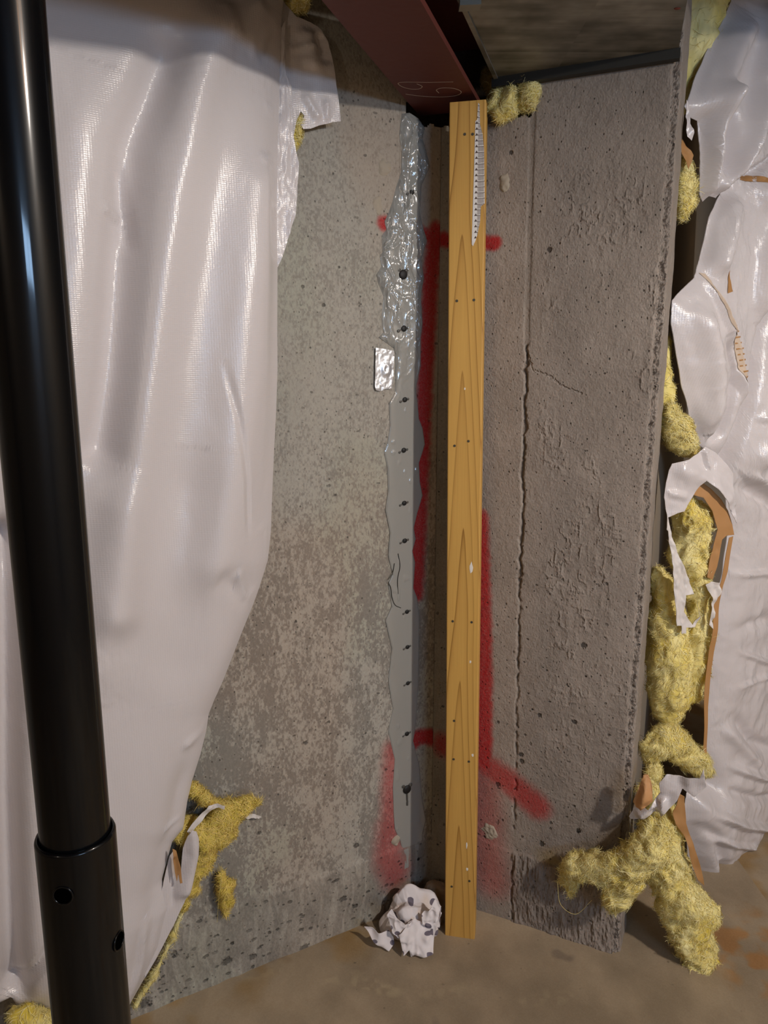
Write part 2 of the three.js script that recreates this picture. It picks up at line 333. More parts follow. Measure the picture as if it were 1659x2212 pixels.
function concreteRight() {
  const rgb = new Float32Array(RW * RH * 3), hgt = new Float32Array(RW * RH);
  for (let j = 0; j < RH; j++) {
    const y = j / RH * WALL_H;
    for (let i = 0; i < RW; i++) {
      const s = i / RW * RS, o = j * RW + i;
      const big = fbm2(s * 4 + 12, y * 2.4 + 3, 3), mid = fbm2(s * 17 + 1, y * 13, 4), fine = n2(s * 300, y * 240) * 0.6 + n2(s * 720, y * 600) * 0.4;
      const left = sstep(jointAt(y) + 0.004, jointAt(y) - 0.004, s), band = sstep(0.006, -0.006, y - bandR(s)) * (1 - left), zone = roughZone(s, y);
      const m = clamp(0.5 + big * 0.55 + mid * 0.45 + left * 0.12);
      let r = lerp(130, 158, m), g = lerp(120, 147, m), b = lerp(110, 136, m);
      const grain = fine * 9 + n2(s * 1100, y * 950) * 6;
      const lump = ridge2(s * 48, y * 40, 3);
      let z = 0.5 + fine * 0.075 + fbm2(s * 75, y * 70, 3) * 0.12 + zone * Math.max(0, lump - 0.2) * 1.1 * (0.5 + 0.5 * n2(s * 30, y * 30));
      z += left * 0.05;
      if (band > 0) { const row = Math.floor(y / 0.078 + 0.25 * n2(s * 9, 2)), tool = n2(s * 130 + n2(s * 10, y * 14) * 0.7 + row * 31.7, y * 16) * sstep(0.5, 0.36, Math.abs(y / 0.078 + 0.25 * n2(s * 9, 2) - row - 0.5)); z += band * (tool * 0.3 + n2(s * 240, y * 90) * 0.2); const t2 = (tool - 0.2) * 12 * band; r += t2 - 8 * band; g += t2 - 8 * band; b += t2 - 7 * band; }
      const seam = jointDepth(s, y); r *= 1 - 0.25 * seam; g *= 1 - 0.27 * seam; b *= 1 - 0.3 * seam;
      const [cd] = toLine(s, y, crackR), ck = 1 - sstep(0.001, 0.004, cd + n2(s * 300, y * 300) * 0.003); z -= ck * 0.35;
      const yel = sstep(0.05, 0, Math.abs(y - bandR(s) - 0.012) - 0.004) * sstep(0.29, 0.4, s) * sstep(-0.1, 0.3, fbm2(s * 14, y * 20, 2)); r += yel * 6; g += yel * 2; b -= yel * 20;
      const keyed = s < 0.05 ? 1 : 0; r -= keyed * 4; b -= keyed * 3;
      r += grain; g += grain; b += grain * 0.95;
      const red = paint(strokesR, s, y);
      rgb[o * 3] = lerp(r, 172 + grain, red); rgb[o * 3 + 1] = lerp(g, 30, red); rgb[o * 3 + 2] = lerp(b, 28, red);
      hgt[o] = z;
    }
  }
  const list = [];
  for (let i = 0; i < 1300; i++) { const r = rr(0.0008, 0.0022); list.push([rnd() * 0.58, rnd() * 2.3, r * rr(0.7, 1.5), r * rr(0.7, 1.5), rr(0.4, 1)]); }
  for (let i = 0; i < 130; i++) { const r = rr(0.002, 0.0045); list.push([rnd() * 0.58, rnd() * 1.1, r * rr(0.8, 1.5), r * rr(0.8, 1.3), rr(0.5, 1)]); }
  for (const [u, v, r] of [[1103, 330, 5], [1260, 1395, 8], [1240, 1560, 7], [1125, 1630, 7], [1127, 1645, 7], [1170, 1823, 8], [1250, 1795, 7], [1186, 540, 6], [1075, 1695, 7], [1165, 1545, 6]]) { const [s, y] = R.st(u, v); list.push([s, y, r * 0.0012, r * 0.0012, 1]); }
  pits(rgb, hgt, RW, RH, [RS / RW, WALL_H / RH], list, 0.55, 0.4);
  return { map: colourTex(RW, RH, rgb), bump: heightTex(RW, RH, hgt) };
}
const matStrand = std({ color: 0xd9c77e, roughness: 0.9 });
const T0 = Date.now(), tick = (s) => console.log(s, ((Date.now() - T0) / 1000).toFixed(1));
tick('walls');
const texL = concreteLeft(), texR = concreteRight();
const matWallL = std({ map: texL.map, bumpMap: texL.bump, bumpScale: 0.006, roughness: 0.9 });
const matWallR = std({ map: texR.map, bumpMap: texR.bump, bumpScale: 0.0085, roughness: 0.92 });

tick('textures');
// left wall: a relief of the face, then the slab behind it
{
  const ns = 250, nt = 550, pos = [], uv = [], idx = [], S = 1.25;
  for (let j = 0; j <= nt; j++) for (let i = 0; i <= ns; i++) {
    const s = i / ns * S, y = j / nt * WALL_H;
    let k = 0.0025 * fbm2(s * 5, y * 4, 3) + 0.006 * sstep(0.01, -0.004, y - bandL(s)) * (1 + 0.4 * n2(s * 30, y * 20));
    const p = L.at(s, y, k); pos.push(p.x, p.y, p.z); uv.push(s / LS, y / WALL_H);
  }
  for (let j = 0; j < nt; j++) for (let i = 0; i < ns; i++) {
    const s = (i + 0.5) / ns * S, y = (j + 0.5) / nt * WALL_H;
    if (s < POCKET_L + 0.004 * n2(y * 40, 1) && y > POCKET_Y + 0.006 * n2(s * 60, 3)) continue;
    const a = j * (ns + 1) + i; idx.push(a, a + ns + 2, a + 1, a, a + ns + 1, a + ns + 2);
  }
  const slab = prism([foot(L, POCKET_L, -0.012), foot(L, 1.24, -0.012), foot(L, 1.24, 0), foot(L, 4.4, 0), foot(L, 4.4, -0.25), foot(L, POCKET_L + 0.2, -0.25), foot(L, POCKET_L + 0.2, -0.62), foot(L, POCKET_L, -0.62)], 0, WALL_H);
  const p = slab.attributes.uv; for (let i = 0; i < p.count; i++) p.setXY(i, p.getX(i) / LS, p.getY(i) / WALL_H);
  struct(mesh('wall_left', merge([geo(pos, idx, uv), slab]), matWallL), 'poured concrete wall with pale cement blotches behind the hanging white blanket', 'wall');
}
// right wall: face, chipped end, and the first part of the return
const END0 = R.at(END, 0), dE = V(0.43, 0, -0.903).normalize(), nE = V(0.903, 0, 0.43).normalize();
const END1 = END0.clone().addScaledVector(dE, 0.135);
{
  const col = []; for (let s = 0; s < END - 0.03; s += 0.003) col.push(s); for (let s = END - 0.03; s < END + 0.03; s += 0.0013) col.push(s); for (let s = END + 0.03; s < END + 0.137; s += 0.004) col.push(s);
  const ns = col.length - 1, nt = 940, pos = [], uv = [], idx = [];
  for (let j = 0; j <= nt; j++) for (let i = 0; i <= ns; i++) {
    const s = col[i], y = j / nt * WALL_H;
    let k = 0.002 * fbm2(s * 6 + 3, y * 5, 3) + roughZone(s, y) * 0.0022 * Math.max(-0.4, ridge2(s * 30, y * 26, 2));
    k -= 0.007 * jointDepth(s, y);
    k += 0.004 * sstep(0.006, -0.004, y - bandR(s)) * (s > jointAt(y) ? 1 + 0.6 * n2(s * 50, y * 30) : 0.3);
    const tooth = 0.013 + 0.011 * (((y / 0.17) % 1) < 0.5 ? 0 : 1) + 0.001 * n2(y * 70, 4); if (s < tooth) k += 0.0035;
    let p;
    const e = (s - END + 0.004) / 0.011, chip = Math.exp(-e * e) * (0.003 + 0.016 * Math.max(0, fbm2(y * 40, 3, 3) + 0.22) + 0.008 * Math.abs(n2(y * 150, s * 260)) + 0.003 * n2(y * 330, s * 420));
    if (s <= END) p = R.at(s, y, k); else { p = END0.clone().addScaledVector(dE, s - END).addScaledVector(nE, 0.003 * fbm2(s * 20, y * 20, 3)); p.y = y; if (s > END + 0.115) p.addScaledVector(dE, 0.006 * n2(y * 12, 5)); }
    p.addScaledVector(nR, -chip * 0.9).addScaledVector(nE, -chip * 0.9);
    pos.push(p.x, p.y, p.z); uv.push(s / RS, y / WALL_H);
  }
  for (let j = 0; j < nt; j++) for (let i = 0; i < ns; i++) {
    const s = (col[i] + col[i + 1]) / 2, y = (j + 0.5) / nt * WALL_H;
    if (s < POCKET_R && y > POCKET_Y + 0.007 * n2(s * 70, 9)) continue;
    const a = j * (ns + 1) + i; idx.push(a, a + 1, a + ns + 2, a, a + ns + 2, a + ns + 1);
  }
  const q = (s, o) => foot(R, s, o), back = END1.clone().addScaledVector(nE, -0.012);
  const e0 = END0.clone().addScaledVector(nE, -0.03).addScaledVector(nR, -0.03);
  const slab = prism([q(POCKET_R, -0.012), [e0.x, e0.z], [back.x - 0.014, back.z], [back.x - 0.02, back.z - 0.02], q(POCKET_R + 0.2, -0.25), q(POCKET_R + 0.2, -0.62), q(POCKET_R, -0.62)], 0, WALL_H);
  const block = prism([foot(L, POCKET_L, -0.012), [CORNER.x + 0.001, CORNER.z - 0.013], q(POCKET_R, -0.012), q(POCKET_R, -0.6), foot(L, POCKET_L, -0.6)], 0, POCKET_Y - 0.004);
  const rear = prism([foot(L, POCKET_L + 0.1, -0.6), q(POCKET_R + 0.1, -0.6), q(POCKET_R + 0.1, -0.65), foot(L, POCKET_L + 0.1, -0.65)], 0, WALL_H);
  for (const g of [slab, block, rear]) { const p = g.attributes.uv; for (let i = 0; i < p.count; i++) p.setXY(i, p.getX(i) / RS, p.getY(i) / WALL_H); }
  struct(mesh('wall_right', merge([geo(pos, idx, uv), slab, block, rear]), matWallR), 'rough grey concrete wall with a vertical board joint and a chipped end', 'wall');
}
const matPlain = std({ color: 0x978a78, roughness: 0.95 });
{
  const a = END1.clone().addScaledVector(nE, -0.035), b = a.clone().addScaledVector(dE, 2.4), off = nE.clone().multiplyScalar(-0.2);
  const ret = prism([[a.x, a.z], [b.x, b.z], [b.x + off.x, b.z + off.z], [a.x + off.x, a.z + off.z]], 0, WALL_H);
  struct(mesh('wall_return', ret, matPlain), 'bare concrete wall running back behind the torn right blanket', 'wall');
  struct(mesh('wall_far', prism([[b.x - 0.1, b.z], [3.4, b.z], [3.4, b.z - 0.2], [b.x - 0.1, b.z - 0.2]], 0, WALL_H), matPlain), 'plain concrete wall at the far end of the basement', 'wall');
  const l4 = L.at(4.3, 0, 0);
  struct(mesh('wall_west', prism([[l4.x, l4.z - 0.1], [l4.x, 2.6], [l4.x - 0.2, 2.6], [l4.x - 0.2, l4.z - 0.1]], 0, WALL_H), matPlain), 'plain concrete side wall behind the camera', 'wall');
  struct(mesh('wall_east', prism([[3.2, b.z], [3.2, 2.6], [3.4, 2.6], [3.4, b.z]], 0, WALL_H), matPlain), 'plain concrete side wall to the right of the camera', 'wall');
  // rear wall with the small basement window
  const z0 = 2.4, z1 = 2.6, w0 = WINDOW.x - 0.7, w1 = WINDOW.x + 0.7, y0 = WINDOW.y - 0.165, y1 = WINDOW.y + 0.165;
  const box = (xa, xb, ya, yb) => prism([[xa, z0], [xb, z0], [xb, z1], [xa, z1]], ya, yb);
  struct(mesh('wall_back', merge([box(l4.x - 0.2, w0, 0, WALL_H), box(w1, 3.4, 0, WALL_H), box(w0, w1, 0, y0), box(w0, w1, y1, WALL_H)]), matPlain), 'plain concrete wall behind the camera holding the small basement window', 'wall');
  const win = new THREE.Group(); win.name = 'window_1'; win.position.set(WINDOW.x, y0, z0); scene.add(win);
  struct(win, 'small high basement window letting in blue daylight', 'window');
  const bar = (xa, xb, ya, yb, za, zb) => prism([[xa, za], [xb, za], [xb, zb], [xa, zb]], ya, yb), fr = [];
  for (const [ya, yb, xa, xb] of [[y0, y0 + 0.025, w0, w1], [y1 - 0.025, y1, w0, w1], [y0, y1, w0, w0 + 0.025], [y0, y1, w1 - 0.025, w1], [y0, y1, WINDOW.x - 0.012, WINDOW.x + 0.012]]) fr.push(bar(xa, xb, ya, yb, z0 - 0.01, z0 + 0.03));
  part('window_frame', merge(fr), std({ color: 0xcfcfca, roughness: 0.5 }), win);
  const glass = std({ color: 0x20242a, emissive: new THREE.Color(0.42, 0.66, 1.0), emissiveIntensity: 130, roughness: 0.3 });
  for (const k of [-1, 1]) part('pane', bar(WINDOW.x + k * 0.345 - 0.32, WINDOW.x + k * 0.345 + 0.32, y0 + 0.02, y1 - 0.02, z0, z0 + 0.01), glass, win);
}
tick('relief');
// floor
{
  const W = 1536, H = 1152, S = 2.4, SZ = 1.8, rgb = new Float32Array(W * H * 3), hgt = new Float32Array(W * H);
  const rust = [[1560, 2010], [1640, 2040], [1600, 2085]].map((p) => { const q = onLevel(...p); return [q.x, q.z]; });
  const pale = [[[690, 2120], [760, 2112], [850, 2140]], [[520, 2105], [600, 2098]], [[1130, 2165], [1240, 2150]], [[780, 2125], [900, 2150], [1000, 2140]]].map((l) => l.map((p) => { const q = onLevel(...p); return [q.x, q.z]; }));
  for (let j = 0; j < H; j++) for (let i = 0; i < W; i++) {
    const x = -1.2 + i / W * S, z = -2.7 + j / H * SZ, o = j * W + i;
    const big = fbm2(x * 3 + 7, z * 3, 4), mid = fbm2(x * 14, z * 11 + 4, 4), fine = n2(x * 330, z * 330) * 0.6 + n2(x * 800, z * 700) * 0.4;
    const m = clamp(0.5 + big * 0.9 + mid * 0.5);
    let r = lerp(136, 172, m), g = lerp(121, 154, m), b = lerp(99, 128, m);
    const near = Math.max(0, (x - CORNER.x) * nL.x + (z - CORNER.z) * nL.z);      // damp stain along the wall foot
    const stain = sstep(0.16, 0.02, near + 0.06 * mid) * (x < 0.05 ? 1 : 0) * sstep(-0.25, 0.3, fbm2(x * 9, z * 9 + 30, 3)); r -= stain * 4; g -= stain * 16; b -= stain * 34;
    const rd = x > 0.6 ? toLine(x, z, rust)[0] : 1, rs = sstep(0.17, 0.02, rd + 0.1 * mid) * sstep(-0.3, 0.3, fbm2(x * 20, z * 20, 3)); r += rs * 10; g -= rs * 14; b -= rs * 34;
    if (z > -1.95 && z < -1.3) for (const l of pale) { const [d] = toLine(x, z, l), k = sstep(0.026, 0.003, d + 0.03 * mid) * 0.4 * sstep(-0.3, 0.3, n2(x * 60, z * 60)); r += k * 22; g += k * 22; b += k * 16; }
    const spot = sstep(0.42, 0.56, fbm2(x * 8 + 90, z * 8, 3)); r -= spot * 22; g -= spot * 20; b -= spot * 14;
    const gr = fine * 6; rgb[o * 3] = r + gr; rgb[o * 3 + 1] = g + gr; rgb[o * 3 + 2] = b + gr;
    hgt[o] = 0.5 + fine * 0.05 + mid * 0.2 + big * 0.2;
  }
  const list = []; for (let i = 0; i < 160; i++) { const r = rr(0.0015, 0.004); list.push([rnd() * S, rnd() * SZ, r * rr(0.7, 1.5), r, rr(0.3, 0.8)]); }
  pits(rgb, hgt, W, H, [S / W, SZ / H], list, 0.7, 0.15);
  const g = prism([[-3.9, -4.4], [3.5, -4.4], [3.5, 2.7], [-3.9, 2.7]], -0.1, 0);
  setUV(g, (p) => [(p.x + 1.2) / S, (p.z + 2.7) / SZ]);
  struct(mesh('floor', g, std({ map: colourTex(W, H, rgb), bumpMap: heightTex(W, H, hgt), bumpScale: 0.004, roughness: 0.72 })), 'brown stained concrete basement floor', 'floor');
  struct(mesh('ceiling', prism([[-3.9, -4.4], [3.5, -4.4], [3.5, 2.7], [-3.9, 2.7]], WALL_H, WALL_H + 0.1), std({ color: 0x5d4a38, roughness: 0.95 })), 'dark wooden underside of the floor above', 'ceiling');
}
tick('floor');
// mortar patches standing proud of the walls
const matMortar = std({ color: 0xa79c8b, roughness: 0.95 });
function patch(pl, wall, u, v, w, h, proud) {
  const c = pl.st(u, v), out = [];
  for (let i = 0; i < 22; i++) { const a = i / 22 * Math.PI * 2, k = 1 + 0.25 * n2(Math.cos(a) * 2 + u, Math.sin(a) * 2 + v); out.push([c[0] + Math.cos(a) * w / 2 * k, c[1] + Math.sin(a) * h / 2 * k]); }
  part('mortar_patch', sheet(pl, out, { edge: 0.004, thick: 0.008, disp: (s, t, d) => proud * sstep(0, 0.012, d) + 0.004 * fbm2(s * 160, t * 160, 3) * sstep(0, 0.006, d) - 0.004 * sstep(0.006, 0, d) }), matMortar, wall, 'knobbly pale mortar patch');
}
const wallL = scene.getObjectByName('wall_left'), wallR = scene.getObjectByName('wall_right');
patch(L, wallL, 829, 364, 0.05, 0.055, 0.004); patch(L, wallL, 817, 442, 0.035, 0.055, 0.003); patch(L, wallL, 855, 1815, 0.034, 0.042, 0.006);
patch(R, wallR, 1090, 394, 0.034, 0.055, 0.003); patch(R, wallR, 1058, 1795, 0.06, 0.055, 0.003);

// ---- steel beam and duct overhead
const HB = 2.285;
const beamA = onLevel(878, 228, HB).add(onLevel(1034, 206, HB)).multiplyScalar(0.5), beamB = onLevel(690, 0, HB).add(onLevel(912, 0, HB)).multiplyScalar(0.5);
const dB = beamB.clone().sub(beamA).setY(0).normalize(), sB = V(-dB.z, 0, dB.x).negate();   // along the beam towards the camera; across it
if (sB.x < 0) sB.negate();
const HALF = 0.083;
{
  const g = thing('steel_beam', 'dark red primed steel beam with chalk writing, resting above the wooden post', 'beam', V(beamA.x, HB, beamA.z));
  const mat = std({ color: 0x5a271f, roughness: 0.66, bumpMap: heightTex(128, 128, Float32Array.from({ length: 128 * 128 }, () => rnd())), bumpScale: 0.0006 });
  const at = (a, b) => { const p = beamA.clone().addScaledVector(dB, a).addScaledVector(sB, b); return [p.x, p.z]; };
  const bar = (b0, b1, y0, y1) => prism([at(-0.1, b0), at(4.6, b0), at(4.6, b1), at(-0.1, b1)], y0, y1);
  part('bottom_flange', bar(-HALF, HALF, HB, HB + 0.013), mat, g);
  part('web', bar(-0.005, 0.005, HB + 0.013, HB + 0.142), mat, g);
  part('top_flange', bar(-HALF, HALF, HB + 0.142, HB + 0.155), mat, g);
  const chalk = std({ color: 0xb3a08d, roughness: 1 });
  const stroke = (px, r) => {
    const c = new THREE.CatmullRomCurve3(px.map((p) => onLevel(p[0], p[1], HB)));
    const t = new THREE.TubeGeometry(c, 60, r, 5), q = t.attributes.position;
    for (let i = 0; i < q.count; i++) q.setY(i, HB + (q.getY(i) - HB) * 0.3);
    part('chalk_mark', t, chalk, g, 'pale chalk figure');
  };
  stroke([[979, 177], [930, 178], [861, 179], [866, 186], [885, 192], [905, 192], [912, 187], [900, 181]], 0.0011);
  stroke([[876, 203], [895, 206], [930, 209], [965, 209], [990, 205], [996, 198], [980, 191], [955, 190], [943, 194], [948, 201]], 0.0012);
}
// joists laid across the beam; the bulb hangs between two of them
{
  const wood = std({ map: woodTex(128, 512, 2.4, 0.09, 0.01, 40, 1.5, 0.02, 0.2), color: 0xb9a48c, roughness: 0.8 }), q0 = LAMP.dot(dB) - 0.18;
  for (let k = -6; k <= 2; k++) {
    const q = q0 - 0.4 * k, at = (a, b) => { const p = dB.clone().multiplyScalar(q + b).addScaledVector(sB, a); return [p.x, p.z]; };
    let a0 = -2.9, a1 = 2.9;
    while (a0 < -0.2 && (() => { const p = at(a0, 0); return (p[0] - CORNER.x) * nL.x + (p[1] - CORNER.z) * nL.z < 0.05 || p[0] < -3.3 || p[1] > 2.3; })()) a0 += 0.05;
    while (a1 > 0.2 && (() => { const p = at(a1, 0); return p[0] > 3.1 || p[1] > 2.3 || (p[0] < 0.75 && (p[0] - CORNER.x) * nR.x + (p[1] - CORNER.z) * nR.z < 0.05); })()) a1 -= 0.05;
    const c = at((a0 + a1) / 2, 0); if (a1 - a0 < 0.8 || c[1] > 2.2 || (c[0] - CORNER.x) * nL.x + (c[1] - CORNER.z) * nL.z < 0.1) continue;
    const p = at(a0, 0), j = prism([at(a0, 0), at(a1, 0), at(a1, -0.038), at(a0, -0.038)], HB + 0.156, WALL_H);
    const m = mesh('ceiling_joist', j, wood); tag(m, 'rough wooden ceiling joist lying across the top of the red steel beam', 'joist', 'ceiling joists above the beam');
  }
}
const HD = 2.34;
{
  const a0 = R.at(0.142, 0, 0.006), g = thing('sheet_metal_duct', 'grey galvanized sheet metal duct running into the concrete wall top', 'duct', V(a0.x, HD, a0.z));
  const W = 512, rgb = new Float32Array(W * W * 3);
  for (let j = 0; j < W; j++) for (let i = 0; i < W; i++) { const x = i / W, y = j / W, k = fbm2(x * 3, y * 26, 4) * 34 + fbm2(x * 9, y * 9 + 4, 4) * 46, o = (j * W + i) * 3; rgb[o] = 128 + k; rgb[o + 1] = 126 + k; rgb[o + 2] = 118 + k; }
  const mat = std({ map: colourTex(W, W, rgb), metalness: 0.35, roughness: 0.55 }), dark = std({ color: 0x34332f, roughness: 0.6, metalness: 0.3 });
  const at = (s, d) => { const p = R.at(s, 0, 0.006).addScaledVector(dB, d); return [p.x, p.z]; };
  const body = prism([at(0.142, 0), at(0.566, 0), at(0.566, 1.7), at(0.142, 1.7)], HD, HD + 0.095);
  setUV(body, (p) => [p.x * 1.6 + p.y, p.z * 1.6]);
  part('body', body, mat, g);
  part('end_collar', prism([at(0.136, 0), at(0.57, 0), at(0.57, 0.022), at(0.136, 0.022)], HD - 0.021, HD), dark, g, 'dark collar strip along the duct end');
  const hem = prism([at(0.1415, 0), at(0.1515, 0), at(0.1515, 1.7), at(0.1415, 1.7)], HD - 0.004, HD); part('seam', hem, mat, g);
  const c = onLevel(1012, 12, HD - 0.01); part('hanger_strap', prism([[c.x - 0.018, c.z - 0.012], [c.x + 0.022, c.z - 0.008], [c.x + 0.022, c.z + 0.02], [c.x - 0.018, c.z + 0.016]], HD - 0.016, HD + 0.02), std({ color: 0x8f8f88, metalness: 0.5, roughness: 0.5 }), g);
  const sc = onLevel(1463, 18, HD); const scr = new THREE.SphereGeometry(0.005, 10, 6); scr.scale(1.4, 0.5, 1); scr.translate(sc.x, HD, sc.z); part('screw', scr, std({ color: 0x6b2f20, roughness: 0.6 }), g);
}

// ---- black telescoping column
{
  const cx = -0.281, cz = -0.62, g = thing('steel_column', 'glossy black telescoping steel column standing before the white blanket', 'column', V(cx, 0, cz));
  const mat = phys({ color: 0x050608, roughness: 0.3, specularIntensity: 0.2, clearcoat: 0.45, clearcoatRoughness: 0.08 });
  const turn = (prof) => new THREE.LatheGeometry(prof.map((p) => new THREE.Vector2(...p)), 96).translate(cx, 0, cz);
  const yS = EYE.y + ray(160, 1848).y / Math.hypot(ray(160, 1848).x, ray(160, 1848).z) * (Math.hypot(cx, cz) - 0.034);
  part('upper_tube', turn([[0.0005, yS - 0.2], [0.0305, yS - 0.2], [0.0305, HB - 0.012]]), mat, g);
  const sl = [[0.0308, yS - 0.12], [0.0308, yS - 0.001], [0.0318, yS + 0.0012], [0.0338, yS + 0.0008], [0.0348, yS - 0.002], [0.0348, 0.012]];
  part('lower_tube', turn(sl), mat, g);
  part('head_plate', prism([[cx - 0.05, cz - 0.06], [cx + 0.06, cz - 0.06], [cx + 0.06, cz + 0.06], [cx - 0.05, cz + 0.06]], HB - 0.012, HB - 0.0005), mat, g);
  part('base_plate', prism([[cx - 0.075, cz - 0.075], [cx + 0.075, cz - 0.075], [cx + 0.075, cz + 0.075], [cx - 0.075, cz + 0.075]], 0, 0.012), mat, g);
  const holeMat = phys({ color: 0x020202, roughness: 1, specularIntensity: 0 });
  for (const [u, v, r] of [[136, 1935, 0.0085], [257, 2032, 0.0085]]) {
    const d = ray(u, v), b = d.x * (EYE.x - cx) + d.z * (EYE.z - cz), aa = d.x * d.x + d.z * d.z, c = cx * cx + cz * cz - 0.0348 ** 2, disc = Math.max(0, b * b - aa * c), t = (-b - Math.sqrt(disc)) / aa;
    const p = EYE.clone().addScaledVector(d, t), nrm = V(p.x - cx, 0, p.z - cz).normalize(), q = new THREE.Quaternion().setFromUnitVectors(V(0, 0, 1), nrm);
    const rim = new THREE.TorusGeometry(r, 0.0009, 8, 32); rim.applyQuaternion(q).translate(p.x, p.y, p.z);
    const cap = new THREE.SphereGeometry(r, 24, 10); cap.scale(1, 1, 0.12); cap.applyQuaternion(q).translate(p.x, p.y, p.z);
    const h = part('pin_hole', cap, holeMat, g); h.userData.label = 'round punched pin hole'; part('hole_rim', rim, mat, g);
  }
}

// ---- wooden post of two boards
function woodTex(w, h, len, wid, xc, k, m, d, ph) {
  const rgb = new Float32Array(w * h * 3);
  for (let j = 0; j < h; j++) for (let i = 0; i < w; i++) {
    const y = j / h * len, x = (i / w - 0.5) * wid, xx = x - xc - 0.006 * n2(y * 1.7, 3) - 0.002 * n2(y * 7, 8);
    const q = k * (xx > 0 ? 1.7 : 0.95) * (Math.sqrt(xx * xx + d * d) - d) + m * y + ph + 0.22 * n2(y * 2.4, x * 14 + 5), f = q - Math.floor(q), ring = Math.floor(q);
    const late = Math.pow(f, 13) * (1 - sstep(0.98, 1, f)) * (0.55 + 0.6 * h2(ring, 3)) + 0.16 * Math.pow(f, 2), fib = n2(x * 2600, y * 26) * 3.5 + n2(x * 900, y * 9) * 3, o = (j * w + i) * 3, tone = fbm2(x * 12, y * 2.2, 3) * 8;
    rgb[o] = 207 - late * 62 + fib + tone; rgb[o + 1] = 161 - late * 60 + fib + tone; rgb[o + 2] = 82 - late * 44 + fib * 0.8 + tone * 0.6;
  }
  return colourTex(w, h, rgb);
}
const botL = onLevel(962, 2022), botR = onLevel(1024, 2027.5), topL = onLevel(971, 222, HB - 0.018), topR = onLevel(1050, 214, HB - 0.018);
{
  const g = thing('wooden_post', 'upright yellow pine post of two nailed boards wedged under the red beam', 'post', botL.clone().lerp(botR, 0.5).setY(0));
  const up = topL.clone().add(topR).sub(botL).sub(botR).normalize();
  const ex = botR.clone().sub(botL).normalize().add(topR.clone().sub(topL).normalize()).normalize(); ex.addScaledVector(up, -ex.dot(up)).normalize();
  const ez = ex.clone().cross(up).normalize();                       // towards the camera
  const base = botL.clone().add(botR).multiplyScalar(0.5), len = topL.clone().add(topR).multiplyScalar(0.5).distanceTo(base), wid = 0.087;
  const board = (x0, x1, y0, y1, z0, z1) => {                        // rounded long edges
    const r = 0.003, sh = new THREE.Shape(); sh.moveTo(x0 + r, z0); sh.lineTo(x1 - r, z0); sh.quadraticCurveTo(x1, z0, x1, z0 + r); sh.lineTo(x1, z1 - r); sh.quadraticCurveTo(x1, z1, x1 - r, z1); sh.lineTo(x0 + r, z1); sh.quadraticCurveTo(x0, z1, x0, z1 - r); sh.lineTo(x0, z0 + r); sh.quadraticCurveTo(x0, z0, x0 + r, z0);
    const e = new THREE.ExtrudeGeometry(sh, { depth: y1 - y0, bevelEnabled: false, curveSegments: 4, steps: 1 }), p = e.attributes.position;
    const uv = []; for (let i = 0; i < p.count; i++) { const x = p.getX(i), z = p.getY(i), y = y0 + p.getZ(i), w = base.clone().addScaledVector(ex, x).addScaledVector(up, y).addScaledVector(ez, z); p.setXYZ(i, w.x, w.y, w.z); uv.push((x + (z - z1) * 0.6) / wid + 0.5, y / 2.4); }
    e.setAttribute('uv', new THREE.Float32BufferAttribute(uv, 2)); e.computeVertexNormals(); return e;
  };
  const m1 = std({ map: woodTex(320, 2048, 2.4, wid, -0.005, 36, 2.3, 0.006, 0.35), roughness: 0.55 }), m2 = std({ map: woodTex(160, 1024, 2.4, wid, -0.03, 60, 1.2, 0.03, 0.6), roughness: 0.6 });
  part('front_board', board(-wid / 2, wid / 2, 0, len, -0.037, 0), m1, g, 'smooth pine board with pointed grain');
  part('rear_board', board(-wid / 2 - 0.0055, wid / 2 - 0.002, 0, len - 0.02, -0.0745, -0.0375), m2, g);
  const face = { at: (s, t, k = 0) => base.clone().addScaledVector(ex, s).addScaledVector(up, t).addScaledVector(ez, k), st(u, v) { const p = hit(u, v, base, ez).sub(base); return [p.dot(ex), p.dot(up)]; } };
  const nail = std({ color: 0x5b574c, metalness: 0.6, roughness: 0.5 }), qn = new THREE.Quaternion().setFromUnitVectors(V(0, 1, 0), ez);
  for (const [u, v] of [[1004, 290], [1021, 290], [987, 650], [1024, 648], [982, 963], [1012, 953], [978, 1342], [1019, 1344], [981, 1557], [980, 1640], [1013, 1645], [976, 1915], [1014, 1903]]) {
    const [s, t] = face.st(u, v), p = face.at(s, t, 0.0004), c = new THREE.CylinderGeometry(0.0033, 0.0033, 0.0012, 14); c.applyQuaternion(qn).translate(p.x, p.y, p.z); part('nail_head', c, nail, g);
  }
  const chip = std({ color: 0xe9e3d8, roughness: 0.6 });
  for (const [u, v, w, h] of [[1018, 1226, 7, 26], [1008, 1826, 4, 20], [1009, 1877, 6, 8], [1016, 1430, 5, 7], [1021, 1631, 6, 8], [1004, 840, 4, 6]]) {
    const c = face.st(u, v), out = []; for (let i = 0; i < 9; i++) { const a = i / 9 * Math.PI * 2; out.push([c[0] + Math.cos(a) * w * 0.0006 * rr(0.7, 1.2), c[1] + Math.sin(a) * h * 0.0006 * rr(0.7, 1.2)]); }
    part('paint_fleck', sheet(face, out, { edge: 0.01, thick: 0.0004, disp: () => 0.0006 }), chip, g);
  }
  // torn bar-code label
  const cv = document.createElement('canvas'); cv.width = 128; cv.height = 1024; const c = cv.getContext('2d');
  c.fillStyle = '#e9e4de'; c.fillRect(0, 0, 128, 1024); c.fillStyle = '#4b3a33';
